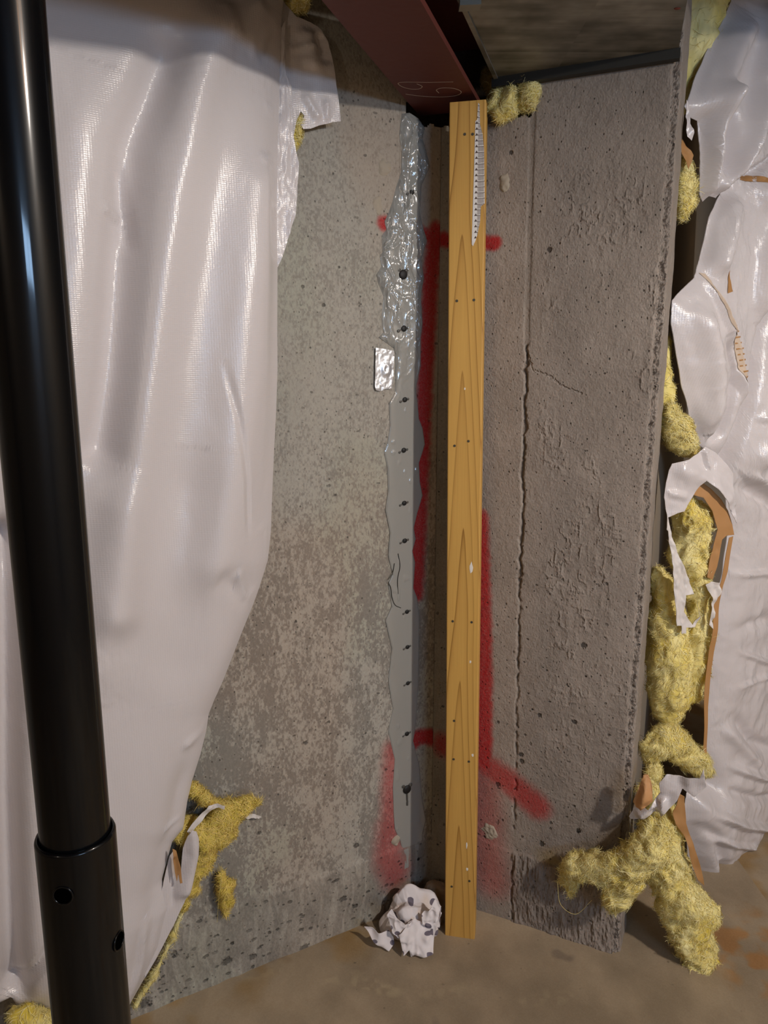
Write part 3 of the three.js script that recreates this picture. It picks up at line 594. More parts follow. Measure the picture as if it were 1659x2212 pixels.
  for (let i = 0; i < 25; i++) { const y = 20 + i * 41; c.fillRect(18, y, 110, 4); c.beginPath(); c.moveTo(34, y - 15); c.lineTo(46, y); c.lineTo(22, y); c.fill(); for (let k = 0; k < 3; k++) c.fillRect(52, y + 9 + k * 9, 66, 3); }
  for (let k = 0; k < 5; k++) c.fillRect(52 + k * 16, 0, 3, 1024);
  const tex = finish(new THREE.CanvasTexture(cv), true, false); 
  const out = [[1033, 222], [1031, 258], [1027, 262], [1023, 400], [1019, 528], [1022, 532], [1027, 520], [1031, 508], [1037, 480], [1039, 446], [1047, 440], [1046, 330], [1043, 292], [1037, 268], [1036, 225]].map((p) => face.st(...p));
  const st = sheet(face, out, { edge: 0.006, thick: 0.0003, disp: (s, t) => 0.0007 + 0.0004 * n2(s * 200, t * 200) });
  const [, tTop] = face.st(1030, 222), [, tBot] = face.st(1022, 532), [s0] = face.st(1021, 480), [s1] = face.st(1047, 400);
  setUV(st, (p) => { const q = p.clone().sub(base); return [clamp((q.dot(ex) - s0) / (s1 - s0)), (q.dot(up) - tBot) / (tTop - tBot)]; });
  part('label_sticker', st, std({ map: tex, roughness: 0.5 }), g, 'torn white bar-code label');
}

// ---- glossy sealant down the corner, with its drilled ports
{
  const c0 = L.px(870, 1930), g = thing('sealant_coating', 'glossy grey sealant brushed down the wall beside the corner with drilled ports', 'sealant', V(c0.x, 0, c0.z));
  const left = [[868, 246], [862, 290], [868, 330], [866, 372], [855, 405], [846, 440], [838, 462], [830, 478], [834, 496], [824, 510], [826, 545], [820, 553], [824, 575], [812, 594], [818, 615], [828, 640], [824, 690], [828, 718], [818, 729], [834, 740], [850, 752], [854, 765], [854, 800], [853, 848], [840, 870], [842, 920], [836, 960], [829, 976], [836, 1010], [838, 1060], [832, 1100], [842, 1150], [838, 1200], [848, 1240], [838, 1260], [846, 1310], [832, 1340], [846, 1400], [838, 1470], [848, 1530], [838, 1580], [852, 1640], [848, 1700], [850, 1760], [852, 1790], [864, 1815], [872, 1850], [868, 1900], [862, 1930]];
  const right = [[893, 1935], [905, 1890], [914, 1850], [912, 1800], [920, 1770], [912, 1730], [905, 1650], [898, 1625], [892, 1600], [898, 1560], [903, 1480], [904, 1400], [905, 1330], [900, 1290], [892, 1270], [896, 1215], [890, 1190], [897, 1165], [893, 1140], [900, 1110], [912, 1070], [906, 1040], [904, 1000], [917, 960], [912, 925], [904, 905], [901, 870], [897, 840], [908, 790], [908, 730], [912, 700], [908, 640], [915, 600], [909, 560], [922, 520], [914, 495], [906, 460], [910, 400], [928, 360], [918, 320], [912, 300], [916, 275], [902, 256], [884, 244]];
  const out = [...left, ...right].map((p) => L.st(...p)), yTop = L.st(870, 300)[1], yMid = L.st(870, 760)[1];
  const wet = (t) => sstep(yMid - 0.18, yMid + 0.12, t);            // thick ropy build-up above, thin brushed film below
  const mat = phys({ color: 0x959590, roughness: 0.2, ior: 1.6, clearcoat: 1, clearcoatRoughness: 0.035 });
  part('film', sheet(L, out, {
    edge: 0.0038, thick: 0.003, disp: (s, t, d) => {
      const k = wet(t), wx = s + 0.012 * n2(s * 40, t * 30), wy = t + 0.02 * n2(s * 35 + 7, t * 24);
      const rope = Math.pow(Math.max(0, 1 - Math.abs(n2(wx * 62, wy * 26 + 3)) * 2.6), 2), rope2 = Math.pow(Math.max(0, 1 - Math.abs(n2(wx * 120 + 4, wy * 70)) * 2.4), 2), slab = n2(wx * 46, wy * 20 + 8), lap0 = wx * 52 + 1.5 * n2(wx * 18, wy * 13 + 4), lapf = lap0 - Math.floor(lap0), lap = (1 - lapf) * sstep(0, 0.16, lapf), edge = sstep(0, 0.006, d);
      return 0.0022 + 0.0018 * sstep(0, 0.004, d) + 0.0058 * k * sstep(0, 0.016, d) + edge * (k * (0.0036 * rope + 0.0013 * rope2 + 0.0026 * slab + 0.0042 * lap - 0.002) + (1 - k) * (0.0008 * fbm2(s * 26, t * 14, 2) + 0.0016 * sstep(0.66, 0.95, Math.abs(n2(s * 55, t * 36)))));
    },
  }), mat, g);
  for (const w of [[[836, 1256], [842, 1268], [845, 1290], [852, 1306], [864, 1312]], [[858, 1195], [862, 1222], [857, 1250], [858, 1282]], [[850, 1216], [846, 1236], [836, 1252]]]) strand(g, w.map((p) => L.px(p[0], p[1], 0.0055)), 0.0009, std({ color: 0x2a2824, roughness: 0.7 }), 'trapped_fiber');
  const black = std({ color: 0x0c0b0a, roughness: 0.6 }), smear = std({ color: 0x4a4843, roughness: 0.5 });
  for (const [u, v, r] of [[885, 417, 5], [866, 594, 9], [868, 710, 6], [872, 863, 5], [870, 972, 5], [871, 1086, 5], [872, 1167, 5], [877, 1320, 4.5], [878, 1396, 4.5], [879, 1474, 4.5], [877, 1583, 5], [877, 1703, 10], [901, 1853, 4]]) {
    const [s, t] = L.st(u, v), rise = 0.0052 * wet(t), p = L.at(s, t, 0.007 + rise), R0 = r * 0.00135, q = new THREE.Quaternion().setFromUnitVectors(V(0, 0, 1), nL);
    const hole = new THREE.SphereGeometry(R0, 18, 10); hole.scale(1, 1.0, 0.35); hole.applyQuaternion(q).translate(p.x, p.y, p.z);
    const port = part('drill_port', hole, black, g, 'small black drilled port');
    const ears = [];
    for (const [a, b, k] of r > 8 ? [[0.9, 0.9, 0.4], [-0.9, 0.8, 0.5]] : [[1.9, -0.8, 0.5], [-1.6, 0.2, 0.5]]) {
      const e = new THREE.SphereGeometry(R0 * k, 12, 8); e.scale(1, 1, 0.3); e.applyQuaternion(q); const w = L.at(s + a * R0, t + b * R0, 0.0055 + rise); e.translate(w.x, w.y, w.z); ears.push(e);
      const bar = new THREE.TubeGeometry(new THREE.LineCurve3(p.clone().addScaledVector(nL, -0.001), w), 1, R0 * 0.2, 5); ears.push(bar);
    }
    if (v === 1703) ears.push(new THREE.TubeGeometry(new THREE.LineCurve3(L.at(s, t, 0.004), L.px(878, 1738, 0.004)), 1, R0 * 0.25, 5));
    part('port_smear', merge(ears), smear, g);
  }
}
// crinkled foil tape on the left wall
{
  const out = [[809, 751], [830, 754], [849, 758], [847, 800], [846, 826], [843, 839], [828, 841], [818, 845], [810, 843], [807, 837], [808, 790]].map((p) => L.st(...p));
  tag(mesh('foil_tape', sheet(L, out, { edge: 0.003, thick: 0.0006, disp: (s, t, d) => 0.0075 + 0.0016 * fbm2(s * 130, t * 110, 3) + 0.003 * sstep(0.011, 0, Math.abs(Math.hypot(s - out[0][0] + 0.03, (t - out[0][1] + 0.055) * 0.8) - 0.008)) }), std({ color: 0xe6eaf0, metalness: 0.75, roughness: 0.34 })), 'small crinkled rectangle of silver foil tape stuck on the left concrete wall', 'tape');
}

tick('blankets');
// ---- woven white poly facing
const weave = (() => {
  const W = 512, f = new Float32Array(W * W);
  for (let j = 0; j < W; j++) for (let i = 0; i < W; i++) {
    const x = i / W, y = j / W, a = Math.sin(y * Math.PI * 2 * 32), b = Math.sin(x * Math.PI * 2 * 24);
    const wx = n2((x * 40) % 40, (y * 40) % 40);
    f[j * W + i] = 0.5 + 0.26 * Math.max(0, a) * (0.8 + 0.2 * b) + 0.08 * b + 0.12 * wx;
  }
  return heightTex(W, W, f);
})();
weave.repeat.set(1, 1);
const matPoly = phys({ color: 0xd3cccb, roughness: 0.27, bumpMap: weave, bumpScale: 0.00055, specularIntensity: 1 });
const matPolyBack = std({ color: 0xd9d2cc, roughness: 0.5 });
const matKraft = std({ color: 0xab7e4c, roughness: 0.7 });
const UVM = 1 / 0.128;                                               // one weave tile is 12.8 cm

// fold lines given in photograph pixels, measured in the metres of the sheet
function folds(pl, list) {
  const q = list.map((f) => ({ ...f, q: f.p.map((p) => pl.st(...p)) }));
  return (s, t) => {
    let k = 0;
    for (const f of q) {
      const [d, at, side] = toLine(s, t, f.q), w = f.w * (f.skew ? (side > 0 ? f.skew : 1) : 1);
      if (d > w * 3) continue;
      const x = d / w, prof = f.sharp ? Math.max(0, 1 - x) : Math.exp(-x * x), end = f.full ? 1 : sstep(0, 0.18, at) * sstep(1, 0.82, at) * 0.85 + 0.15 * (at > 0.001 && at < 0.999);
      k += f.a * prof * end;
    }
    return k;
  };
}
// fiberglass: a smooth union of capsules roughened into tufts, plus loose strands
const matGlass = phys({ color: 0xffffff, vertexColors: true, roughness: 1, sheen: 0.6, sheenColor: new THREE.Color(0.5, 0.45, 0.2), sheenRoughness: 0.7 });

function wool(parent, name, pl, chains, { cell = 0.006, rough = 0.014, strands = 120, grain = [26, 26, 26], tint = 0 } = {}) {
  const caps = [], lo = V(9, 9, 9), hi = V(-9, -9, -9);
  for (const ch of chains) {
    const P = ch.map(([u, v, r, k = 0]) => ({ p: pl.px(u, v, k), r }));
    for (const { p, r } of P) { lo.min(p.clone().addScalar(-r - 0.03)); hi.max(p.clone().addScalar(r + 0.03)); }
    for (let i = 0; i + 1 < P.length; i++) caps.push([P[i].p, P[i + 1].p, P[i].r, P[i + 1].r]);
  }
  const f = (x, y, z) => {
    let d = 1e3;
    for (const [a, b, ra, rb] of caps) {
      const bx = b.x - a.x, by = b.y - a.y, bz = b.z - a.z, px = x - a.x, py = y - a.y, pz = z - a.z, t = clamp((px * bx + py * by + pz * bz) / (bx * bx + by * by + bz * bz + 1e-9));
      const dx = px - t * bx, dy = py - t * by, dz = pz - t * bz; d = smin(d, Math.sqrt(dx * dx + dy * dy + dz * dz) - lerp(ra, rb, t), 0.018);
    }
    if (d > 0.05) return d;
    const w = n3(x * 9, y * 9, z * 9), sx = x * 40 + w * 2, sy = y * 40 + w * 3, sz = z * 40;
    const layer = Math.abs(((d * 55 + w * 1.6 + n3(x * 22, y * 22, z * 22) * 0.8) % 1 + 1) % 1 - 0.5);
    return d + rough * (0.95 * fbm3(x * grain[0] + w, y * grain[1] + w, z * grain[2], 2) + 0.42 * (Math.abs(n3(sx, sy, sz)) * 2 - 0.6) + 0.22 * (Math.abs(n3(sx * 2.4, sy * 1.2, sz * 2.4)) * 2 - 0.6) + 0.5 * (layer - 0.25));
  };
  const g = skin(f, lo, hi, cell), p = g.attributes.position, col = new Float32Array(p.count * 3);
  for (let i = 0; i < p.count; i++) {
    const x = p.getX(i), y = p.getY(i), z = p.getZ(i), m = clamp(0.5 + fbm3(x * 16, y * 16, z * 16, 3) * 1.3 + tint), c = [lerp(0.7, 0.88, m), lerp(0.54, 0.79, m), lerp(0.08, 0.38, m)], k = 1 + 0.12 * n3(x * 130, y * 60, z * 130);
    for (let j = 0; j < 3; j++) col[i * 3 + j] = c[j] * k;
  }
  g.setAttribute('color', new THREE.BufferAttribute(col, 3));
  setUV(g, (q) => [q.x, q.y]);
  const nrm = g.attributes.normal, ps = [], idx = [], cl = [];
  for (let i = 0; i < strands * 21 && p.count; i++) {
    const k = Math.floor(rnd() * p.count), a = V(p.getX(k), p.getY(k), p.getZ(k)), n = V(nrm.getX(k), nrm.getY(k), nrm.getZ(k)), free = i < strands;
    const flow = V(n3(a.x * 14, a.y * 14, a.z * 14 + 3), n3(a.x * 14 + 9, a.y * 14, a.z * 14), n3(a.x * 14, a.y * 14 + 5, a.z * 14)).add(V(rr(-0.6, 0.6), rr(-0.6, 0.6), rr(-0.6, 0.6)));
    flow.addScaledVector(n, -flow.dot(n) + (free ? 0.5 : 0.08)).normalize();
    const len = free ? rr(0.01, 0.03) : rr(0.014, 0.04), side = flow.clone().cross(n).normalize(), bend = side.clone().multiplyScalar(rr(-0.5, 0.5) * len).addScaledVector(n, -0.16 * len), b0 = ps.length / 3, wd = free ? 0.0004 : rr(0.0003, 0.0006), tone = rr(0.78, 1.12), pale = rnd(), lift = free ? 0 : rr(0.001, 0.007);
    a.addScaledVector(n, -0.0015).addScaledVector(flow, -len * 0.4);
    for (let s = 0; s <= 4; s++) { const u = s / 4, q = a.clone().addScaledVector(flow, len * u).addScaledVector(bend, (u - 0.4) * (u - 0.4) * 2).addScaledVector(n, lift * Math.sin(u * Math.PI)), w = wd * (s === 0 || s === 4 ? 0.25 : 1); ps.push(q.x + side.x * w, q.y + side.y * w, q.z + side.z * w, q.x - side.x * w, q.y - side.y * w, q.z - side.z * w); for (let c = 0; c < 2; c++) cl.push(lerp(0.74, 0.94, pale) * tone, lerp(lerp(0.6, 0.87, pale), 0.6, clamp(-tint)) * tone, lerp(lerp(0.15, 0.5, pale), 0.06, clamp(-tint)) * tone); }
    for (let s = 0; s < 4; s++) { const o = b0 + s * 2; idx.push(o, o + 1, o + 2, o + 1, o + 3, o + 2); }
  }
  const m = part(name, g, matGlass, parent);
  if (strands) { const hair = geo(ps, idx); hair.setAttribute('color', new THREE.Float32BufferAttribute(cl, 3)); const st = part('loose_strands', hair, matGlass, m); st.userData.kind = 'stuff'; }
  return m;
}
function strand(parent, pts, r, mat = matStrand, name = 'loose_strand') { return part(name, new THREE.TubeGeometry(new THREE.CatmullRomCurve3(pts), 40, r, 5), mat, parent); }

// ---- left blanket
{
  const pl = standing(CORNER, dL, nL, 0.075), b0 = pl.at(1.0, 0);
  const g = thing('insulation_blanket', 'white woven poly insulation blanket hanging in broad folds over the left wall', 'insulation', V(b0.x, 0, b0.z));
  const outline = [[-200, -120], [620, -60], [612, 30], [608, 150], [606, 250], [602, 380], [600, 470], [601, 570], [600, 700], [601, 800], [598, 900], [592, 1020], [586, 1150], [579, 1210], [560, 1270], [545, 1310], [520, 1370], [500, 1420], [480, 1470], [462, 1510], [450, 1540], [444, 1580], [432, 1630], [415, 1685], [405, 1730], [396, 1790], [372, 1820], [350, 1900], [368, 1955], [345, 2040], [310, 2115], [285, 2160], [270, 2190], [240, 2206], [115, 2212], [75, 2172], [40, 2180], [25, 2157], [0, 2170], [-200, 2150]];
  const fold = folds(pl, [
    { p: [[345, 140], [268, 330], [252, 480], [242, 620], [228, 800], [205, 960]], a: -0.042, w: 0.034, full: 1 },
    { p: [[450, 90], [405, 220], [358, 440], [328, 650], [302, 850], [272, 1050], [240, 1300]], a: 0.034, w: 0.05, full: 1 },
    { p: [[180, 150], [150, 400], [130, 700], [100, 1000]], a: 0.02, w: 0.06 },
    { p: [[240, 350], [262, 480], [272, 560]], a: -0.012, w: 0.02, sharp: 1 },
    { p: [[210, 455], [255, 482]], a: 0.012, w: 0.014, sharp: 1 },
    { p: [[560, 420], [545, 520], [520, 700], [500, 900], [480, 1010], [440, 1200]], a: 0.034, w: 0.07, full: 1 },
    { p: [[460, 780], [490, 900], [510, 1020], [520, 1160]], a: -0.006, w: 0.012, sharp: 1 },
    { p: [[405, 960], [390, 1200], [370, 1500]], a: -0.012, w: 0.06 },
    { p: [[250, 1000], [205, 1250], [200, 1500]], a: 0.02, w: 0.05 },
    { p: [[490, 1220], [520, 1275], [545, 1290]], a: 0.012, w: 0.022, sharp: 1 },
    { p: [[540, 1140], [570, 1135], [578, 1210], [560, 1230]], a: 0.007, w: 0.01, sharp: 1 },
    { p: [[440, 1230], [500, 1250], [545, 1288]], a: -0.01, w: 0.03 },
    { p: [[380, 1600], [430, 1575], [450, 1545]], a: 0.008, w: 0.015, sharp: 1 },
    { p: [[345, 1780], [395, 1755]], a: 0.006, w: 0.01, sharp: 1 },
    { p: [[310, 1960], [300, 2060], [275, 2190]], a: 0.012, w: 0.018, sharp: 1 },
    { p: [[400, 1600], [360, 1830], [310, 2000], [270, 2130]], a: -0.012, w: 0.03 },
    { p: [[8, 1150], [10, 1700], [20, 2000], [26, 2150]], a: -0.07, w: 0.028, full: 1 },
    { p: [[26, 2150], [60, 2090], [110, 1990]], a: -0.02, w: 0.02, sharp: 1 },
    { p: [[-30, 700], [0, 1150]], a: -0.04, w: 0.06, full: 1 },
    { p: [[470, 20], [490, 110]], a: 0.008, w: 0.02 }, { p: [[560, 10], [520, 130]], a: 0.008, w: 0.02 }, { p: [[600, 60], [540, 140]], a: -0.008, w: 0.02 },
    { p: [[560, 230], [590, 250]], a: 0.005, w: 0.01, sharp: 1 }, { p: [[540, 345], [590, 355]], a: 0.006, w: 0.012, sharp: 1 },
  ]);
  const plump = (s, t, d) => 0.075 * (1 - Math.exp(-d / 0.07)) + 0.018 * fbm2(s * 3.2, t * 1.3 + 2, 2);
  part('facing', sheet(pl, outline.map((p) => pl.st(...p)), {
    edge: 0.0085, thick: 0.002, uvScale: UVM, disp: (s, t, d) => plump(s, t, d) + fold(s, t) * sstep(0, 0.05, d) + 0.0028 * fbm2(s * 14 + 0.4 * n2(s * 9, t * 9), t * 7, 3) * sstep(0, 0.03, d) + 0.0018 * sstep(0.2, 0.55, n2(s * 5, t * 4 + 9)) * ridge2(s * 60, t * 45, 2),
  }), matPoly, g, 'glossy white woven poly sheet');
  // loose selvedge beyond the fold, and the flap thrown over at the top
  const sel = standing(CORNER, dL, nL, 0.062), crumple = (s, t, d) => 0.006 * ridge2(s * 38, t * 20, 3) + 0.005 * fbm2(s * 20, t * 16, 2);
  part('loose_selvedge', sheetPx(sel, [[606, 60], [616, 45], [613, 110], [617, 160], [630, 185], [632, 290], [640, 330], [645, 352], [641, 430], [636, 470], [627, 500], [615, 540], [600, 578], [592, 520], [592, 300], [600, 160]], { edge: 0.007, thick: 0.0015, disp: crumple, uvScale: UVM }), matPoly, g);
  const fl = standing(CORNER, dL, nL, 0.05), flf = folds(fl, [{ p: [[660, 60], [672, 120], [668, 150]], a: 0.014, w: 0.02 }, { p: [[690, 70], [705, 140]], a: -0.01, w: 0.015 }, { p: [[620, 105], [690, 100]], a: 0.006, w: 0.008, sharp: 1 }, { p: [[655, 200], [690, 262]], a: 0.01, w: 0.014, sharp: 1 }, { p: [[702, 215], [706, 262]], a: 0.008, w: 0.01, sharp: 1 }]);
  part('top_flap', sheetPx(fl, [[600, -20], [618, 8], [640, 36], [672, 48], [695, 62], [709, 85], [718, 120], [724, 160], [729, 210], [733, 240], [735, 263], [718, 264], [705, 268], [690, 271], [672, 278], [655, 279], [650, 270], [657, 250], [650, 240], [640, 262], [632, 300], [622, 210], [616, 120]], { edge: 0.007, thick: 0.0015, uvScale: UVM, disp: (s, t, d) => flf(s, t) + 0.01 * fbm2(s * 14, t * 10, 3) }), matPoly, g, 'crinkled white flap torn loose at the top');
  part('kraft_backing', sheetPx(standing(CORNER, dL, nL, 0.04), [[641, 246], [652, 243], [659, 246], [655, 262], [650, 278], [642, 300], [637, 318], [634, 290], [640, 262]], { edge: 0.006, thick: 0.001, disp: (s, t) => 0.006 * n2(s * 60, t * 60) }), matKraft, g, 'torn brown kraft paper');
  wool(g, 'batt', standing(CORNER, dL, nL, 0.03), [[[640, 262, 0.014], [632, 300, 0.013], [626, 330, 0.008]]], { cell: 0.005, strands: 40, rough: 0.008 });
  wool(g, 'batt', standing(CORNER, dL, nL, 0.03), [[[622, 20, 0.016], [645, 5, 0.02], [655, -30, 0.03]]], { cell: 0.006, strands: 60, rough: 0.01 });
  // the torn lower edge
  const lw = standing(CORNER, dL, nL, 0.045);
  wool(g, 'batt', lw, [[[408, 1700, 0.016], [440, 1722, 0.014], [470, 1738, 0.01]], [[400, 1790, 0.028], [440, 1800, 0.032, 0.01], [480, 1760, 0.03, 0.015], [520, 1735, 0.018, 0.02], [548, 1722, 0.008, 0.02]], [[450, 1810, 0.03], [432, 1860, 0.024], [410, 1920, 0.014], [395, 1960, 0.008]], [[470, 1800, 0.025, 0.02], [492, 1790, 0.015, 0.02]]], { cell: 0.0048, strands: 420, rough: 0.013, grain: [34, 34, 34], tint: -0.55 });
  wool(g, 'batt', standing(CORNER, dL, nL, 0.03), [[[400, 1950, 0.006], [372, 2025, 0.006], [332, 2106, 0.006], [292, 2172, 0.007]]], { cell: 0.004, strands: 20, rough: 0.004 });
  wool(g, 'batt', standing(CORNER, dL, nL, 0.11), [[[45, 2200, 0.03], [100, 2215, 0.03]]], { cell: 0.006, strands: 40, rough: 0.01 });
  const tf = standing(CORNER, dL, nL, 0.085), tff = folds(tf, [{ p: [[412, 1785], [418, 1840], [400, 1920]], a: 0.02, w: 0.02, full: 1 }, { p: [[380, 1850], [372, 1960]], a: -0.008, w: 0.012, sharp: 1 }]);
  part('torn_strip', sheetPx(tf, [[411, 1784], [420, 1788], [426, 1805], [425, 1840], [420, 1870], [412, 1905], [398, 1950], [372, 2005], [340, 2068], [312, 2115], [316, 2070], [330, 2000], [352, 1915], [366, 1850], [374, 1838], [384, 1892], [390, 1880], [394, 1830], [402, 1800]], { edge: 0.006, thick: 0.0015, uvScale: UVM, disp: (s, t, d) => tff(s, t) + 0.004 * fbm2(s * 20, t * 16, 3) }), matPoly, g, 'glossy white torn strip curling off the blanket');
  part('kraft_backing', sheetPx(standing(CORNER, dL, nL, 0.1), [[370, 1828], [378, 1832], [388, 1870], [391, 1900], [386, 1902], [383, 1882], [380, 1900], [376, 1880], [372, 1850]], { edge: 0.006, thick: 0.001, disp: (s, t) => 0.01 + 0.006 * n2(s * 80, t * 60) }), matKraft, g, 'frayed brown kraft paper');
  part('white_shred', sheetPx(standing(CORNER, dL, nL, 0.08), [[402, 1792], [414, 1775], [440, 1748], [448, 1736], [468, 1732], [482, 1735], [482, 1744], [470, 1740], [455, 1746], [440, 1762], [420, 1785], [408, 1800]], { edge: 0.006, thick: 0.001, disp: (s, t) => 0.01 + 0.006 * n2(s * 60, t * 60) }), matPolyBack, g);
  strand(g, [lw.px(466, 1855, 0.02), lw.px(474, 1880, 0.015), lw.px(470, 1930, 0.012), lw.px(468, 1990, 0.004)], 0.0004);
}
// little tuft and scrap stuck to the left wall
{
  const pl = standing(CORNER, dL, nL, 0.03), c = pl.px(485, 1930), g = thing('fiberglass_tuft', 'small thin yellow fiberglass tuft dangling before the left wall', 'insulation', c);
  wool(g, 'tuft', pl, [[[478, 1886, 0.007], [481, 1905, 0.006], [484, 1925, 0.012], [489, 1950, 0.012], [488, 1975, 0.004]], [[488, 1920, 0.009], [500, 1912, 0.004], [506, 1906, 0.003]]], { cell: 0.003, strands: 60, rough: 0.008, grain: [50, 50, 50], tint: -0.6 });
  strand(g, [pl.px(478, 1886), pl.px(477, 1876, 0.003), pl.px(475, 1868, 0.005)], 0.0006);
  const s = standing(CORNER, dL, nL, 0.02);
  tag(mesh('paper_scrap', sheetPx(s, [[523, 1764], [538, 1757], [552, 1760], [566, 1766], [560, 1770], [548, 1767], [535, 1769]], { edge: 0.004, thick: 0.001, disp: (a, b) => 0.006 * n2(a * 90, b * 90) }), matPolyBack), 'tiny white paper shred caught on yellow fibers by the left wall', 'scrap');
}

tick('right');
// ---- right blanket
{
  const o = V(0.765, 0, -2.035), e = V(0.80, 0, -0.60).normalize(), n = V(0.60, 0, 0.80).normalize(), pl = standing(o, e, n), front = standing(CORNER, dR, nR, 0.05);
  const g = thing('insulation_blanket', 'torn white poly insulation blanket spilling yellow batting beside the chipped wall end', 'insulation', V(1.0, 0, -2.2));
  const mid = standing(V(0.735, 0, -1.97), V(0.9, 0, -0.2).normalize(), V(0.2, 0, 0.9).normalize());
  const outline = [[1760, -120], [1620, -120], [1585, 0], [1562, 50], [1540, 92], [1518, 140], [1500, 182], [1477, 230], [1490, 256], [1503, 262], [1506, 330], [1508, 420], [1516, 436], [1530, 424], [1546, 428], [1553, 415], [1560, 398], [1556, 420], [1545, 440], [1530, 470], [1521, 510], [1510, 560], [1496, 600], [1470, 630], [1452, 650], [1449, 700], [1455, 745], [1462, 790], [1470, 840], [1480, 880], [1492, 930], [1506, 962], [1530, 975], [1552, 1000], [1564, 1022], [1572, 1060], [1574, 1110], [1577, 1150], [1566, 1230], [1556, 1295], [1546, 1360], [1536, 1430], [1530, 1500], [1524, 1560], [1520, 1640], [1524, 1690], [1490, 1700], [1480, 1712], [1474, 1740], [1472, 1770], [1480, 1800], [1488, 1850], [1500, 1880], [1512, 1905], [1521, 1920], [1526, 1900], [1532, 1880], [1541, 1881], [1570, 1856], [1600, 1830], [1625, 1785], [1655, 1716], [1700, 1660], [1760, 1600]];
  const fold = folds(pl, [
    { p: [[1600, 40], [1560, 120], [1520, 220], [1500, 270]], a: 0.02, w: 0.03 },
    { p: [[1620, 60], [1590, 240], [1570, 330], [1545, 410]], a: 0.035, w: 0.025, full: 1, skew: 0.6 },
    { p: [[1530, 215], [1516, 300], [1512, 420]], a: 0.022, w: 0.02, full: 1 },
    { p: [[1548, 260], [1545, 340], [1545, 410]], a: -0.02, w: 0.016, full: 1 },
    { p: [[1600, 200], [1596, 330], [1590, 375]], a: -0.03, w: 0.014, full: 1 },
    { p: [[1592, 385], [1640, 345], [1665, 320]], a: -0.02, w: 0.016, sharp: 1 },
    { p: [[1598, 400], [1625, 450], [1630, 480], [1610, 560], [1600, 700]], a: 0.03, w: 0.028 },
    { p: [[1570, 420], [1540, 520], [1520, 600]], a: 0.02, w: 0.03 },
    { p: [[1500, 590], [1520, 660], [1540, 720], [1560, 800], [1575, 880]], a: 0.012, w: 0.016, sharp: 1 },
    { p: [[1660, 560], [1620, 700], [1590, 850], [1562, 1000]], a: -0.035, w: 0.03, full: 1 },
    { p: [[1480, 660], [1500, 760], [1510, 860], [1508, 940]], a: 0.02, w: 0.035 },
    { p: [[1535, 720], [1556, 800], [1540, 930], [1512, 960]], a: -0.022, w: 0.02 },
    { p: [[1690, 720], [1650, 800], [1620, 960], [1590, 1030]], a: 0.03, w: 0.05 },
    { p: [[1590, 1020], [1640, 1060], [1690, 1100]], a: 0.018, w: 0.018, sharp: 1 },
    { p: [[1580, 1040], [1640, 1090], [1690, 1135]], a: -0.015, w: 0.02 },
    { p: [[1600, 900], [1650, 910]], a: 0.006, w: 0.014, sharp: 1 }, { p: [[1610, 960], [1655, 975]], a: 0.008, w: 0.014, sharp: 1 },
    { p: [[1570, 1240], [1620, 1230], [1690, 1250]], a: 0.008, w: 0.015, sharp: 1 }, { p: [[1560, 1360], [1620, 1330], [1690, 1340]], a: -0.008, w: 0.02 },
    { p: [[1570, 1400], [1625, 1420], [1690, 1430]], a: 0.009, w: 0.013, sharp: 1 }, { p: [[1555, 1480], [1620, 1450], [1680, 1470]], a: 0.006, w: 0.012, sharp: 1 },
    { p: [[1540, 1560], [1570, 1600], [1600, 1640]], a: 0.012, w: 0.022 }, { p: [[1560, 1530], [1590, 1590], [1660, 1610]], a: -0.012, w: 0.02 },
    { p: [[1540, 1640], [1600, 1660], [1690, 1650]], a: 0.014, w: 0.018, sharp: 1 }, { p: [[1530, 1690], [1590, 1705], [1650, 1705]], a: -0.014, w: 0.016 },
    { p: [[1500, 1735], [1560, 1760], [1630, 1770]], a: 0.016, w: 0.02, sharp: 1 }, { p: [[1495, 1790], [1550, 1805], [1600, 1815]], a: 0.01, w: 0.014, sharp: 1 },
    { p: [[1480, 1760], [1510, 1790], [1540, 1880]], a: -0.012, w: 0.018 },
  ]);
  const rimR = [...outline, outline[0]].map((p) => pl.st(...p));
  const swell = (s, t, d) => 0.05 * (1 - Math.exp(-d / 0.06)) + 1.7 * fold(s, t) * sstep(0, 0.02, d) + 0.016 * fbm2(s * 9, t * 5, 3) + 0.006 * ridge2(s * 15 + n2(s * 7, t * 7), t * 12, 4) * sstep(0, 0.03, d) + 0.03 * sstep(0.55, 0.2, t) * sstep(0, 0.05, d) + 0.0022 * ridge2(s * 62, t * 54, 2) * sstep(-0.1, 0.5, n2(s * 7 + 3, t * 6)) * sstep(0, 0.02, d);
  const onFacing = (s, t) => swell(s, t, toLine(s, t, rimR)[0]) + 0.0022;
  part('facing', sheet(pl, outline.map((p) => pl.st(...p)), {
    edge: 0.0075, thick: 0.002, uvScale: UVM,
    disp: swell,
  }), matPoly, g, 'glossy crumpled white woven poly sheet');
  // cuff of facing folded over the tear
  const cuff = folds(mid, [{ p: [[1430, 1000], [1500, 1030], [1570, 1090]], a: 0.018, w: 0.03 }, { p: [[1506, 966], [1515, 1010]], a: 0.01, w: 0.012, sharp: 1 }, { p: [[1424, 1060], [1470, 1070]], a: 0.008, w: 0.014, sharp: 1 }]);
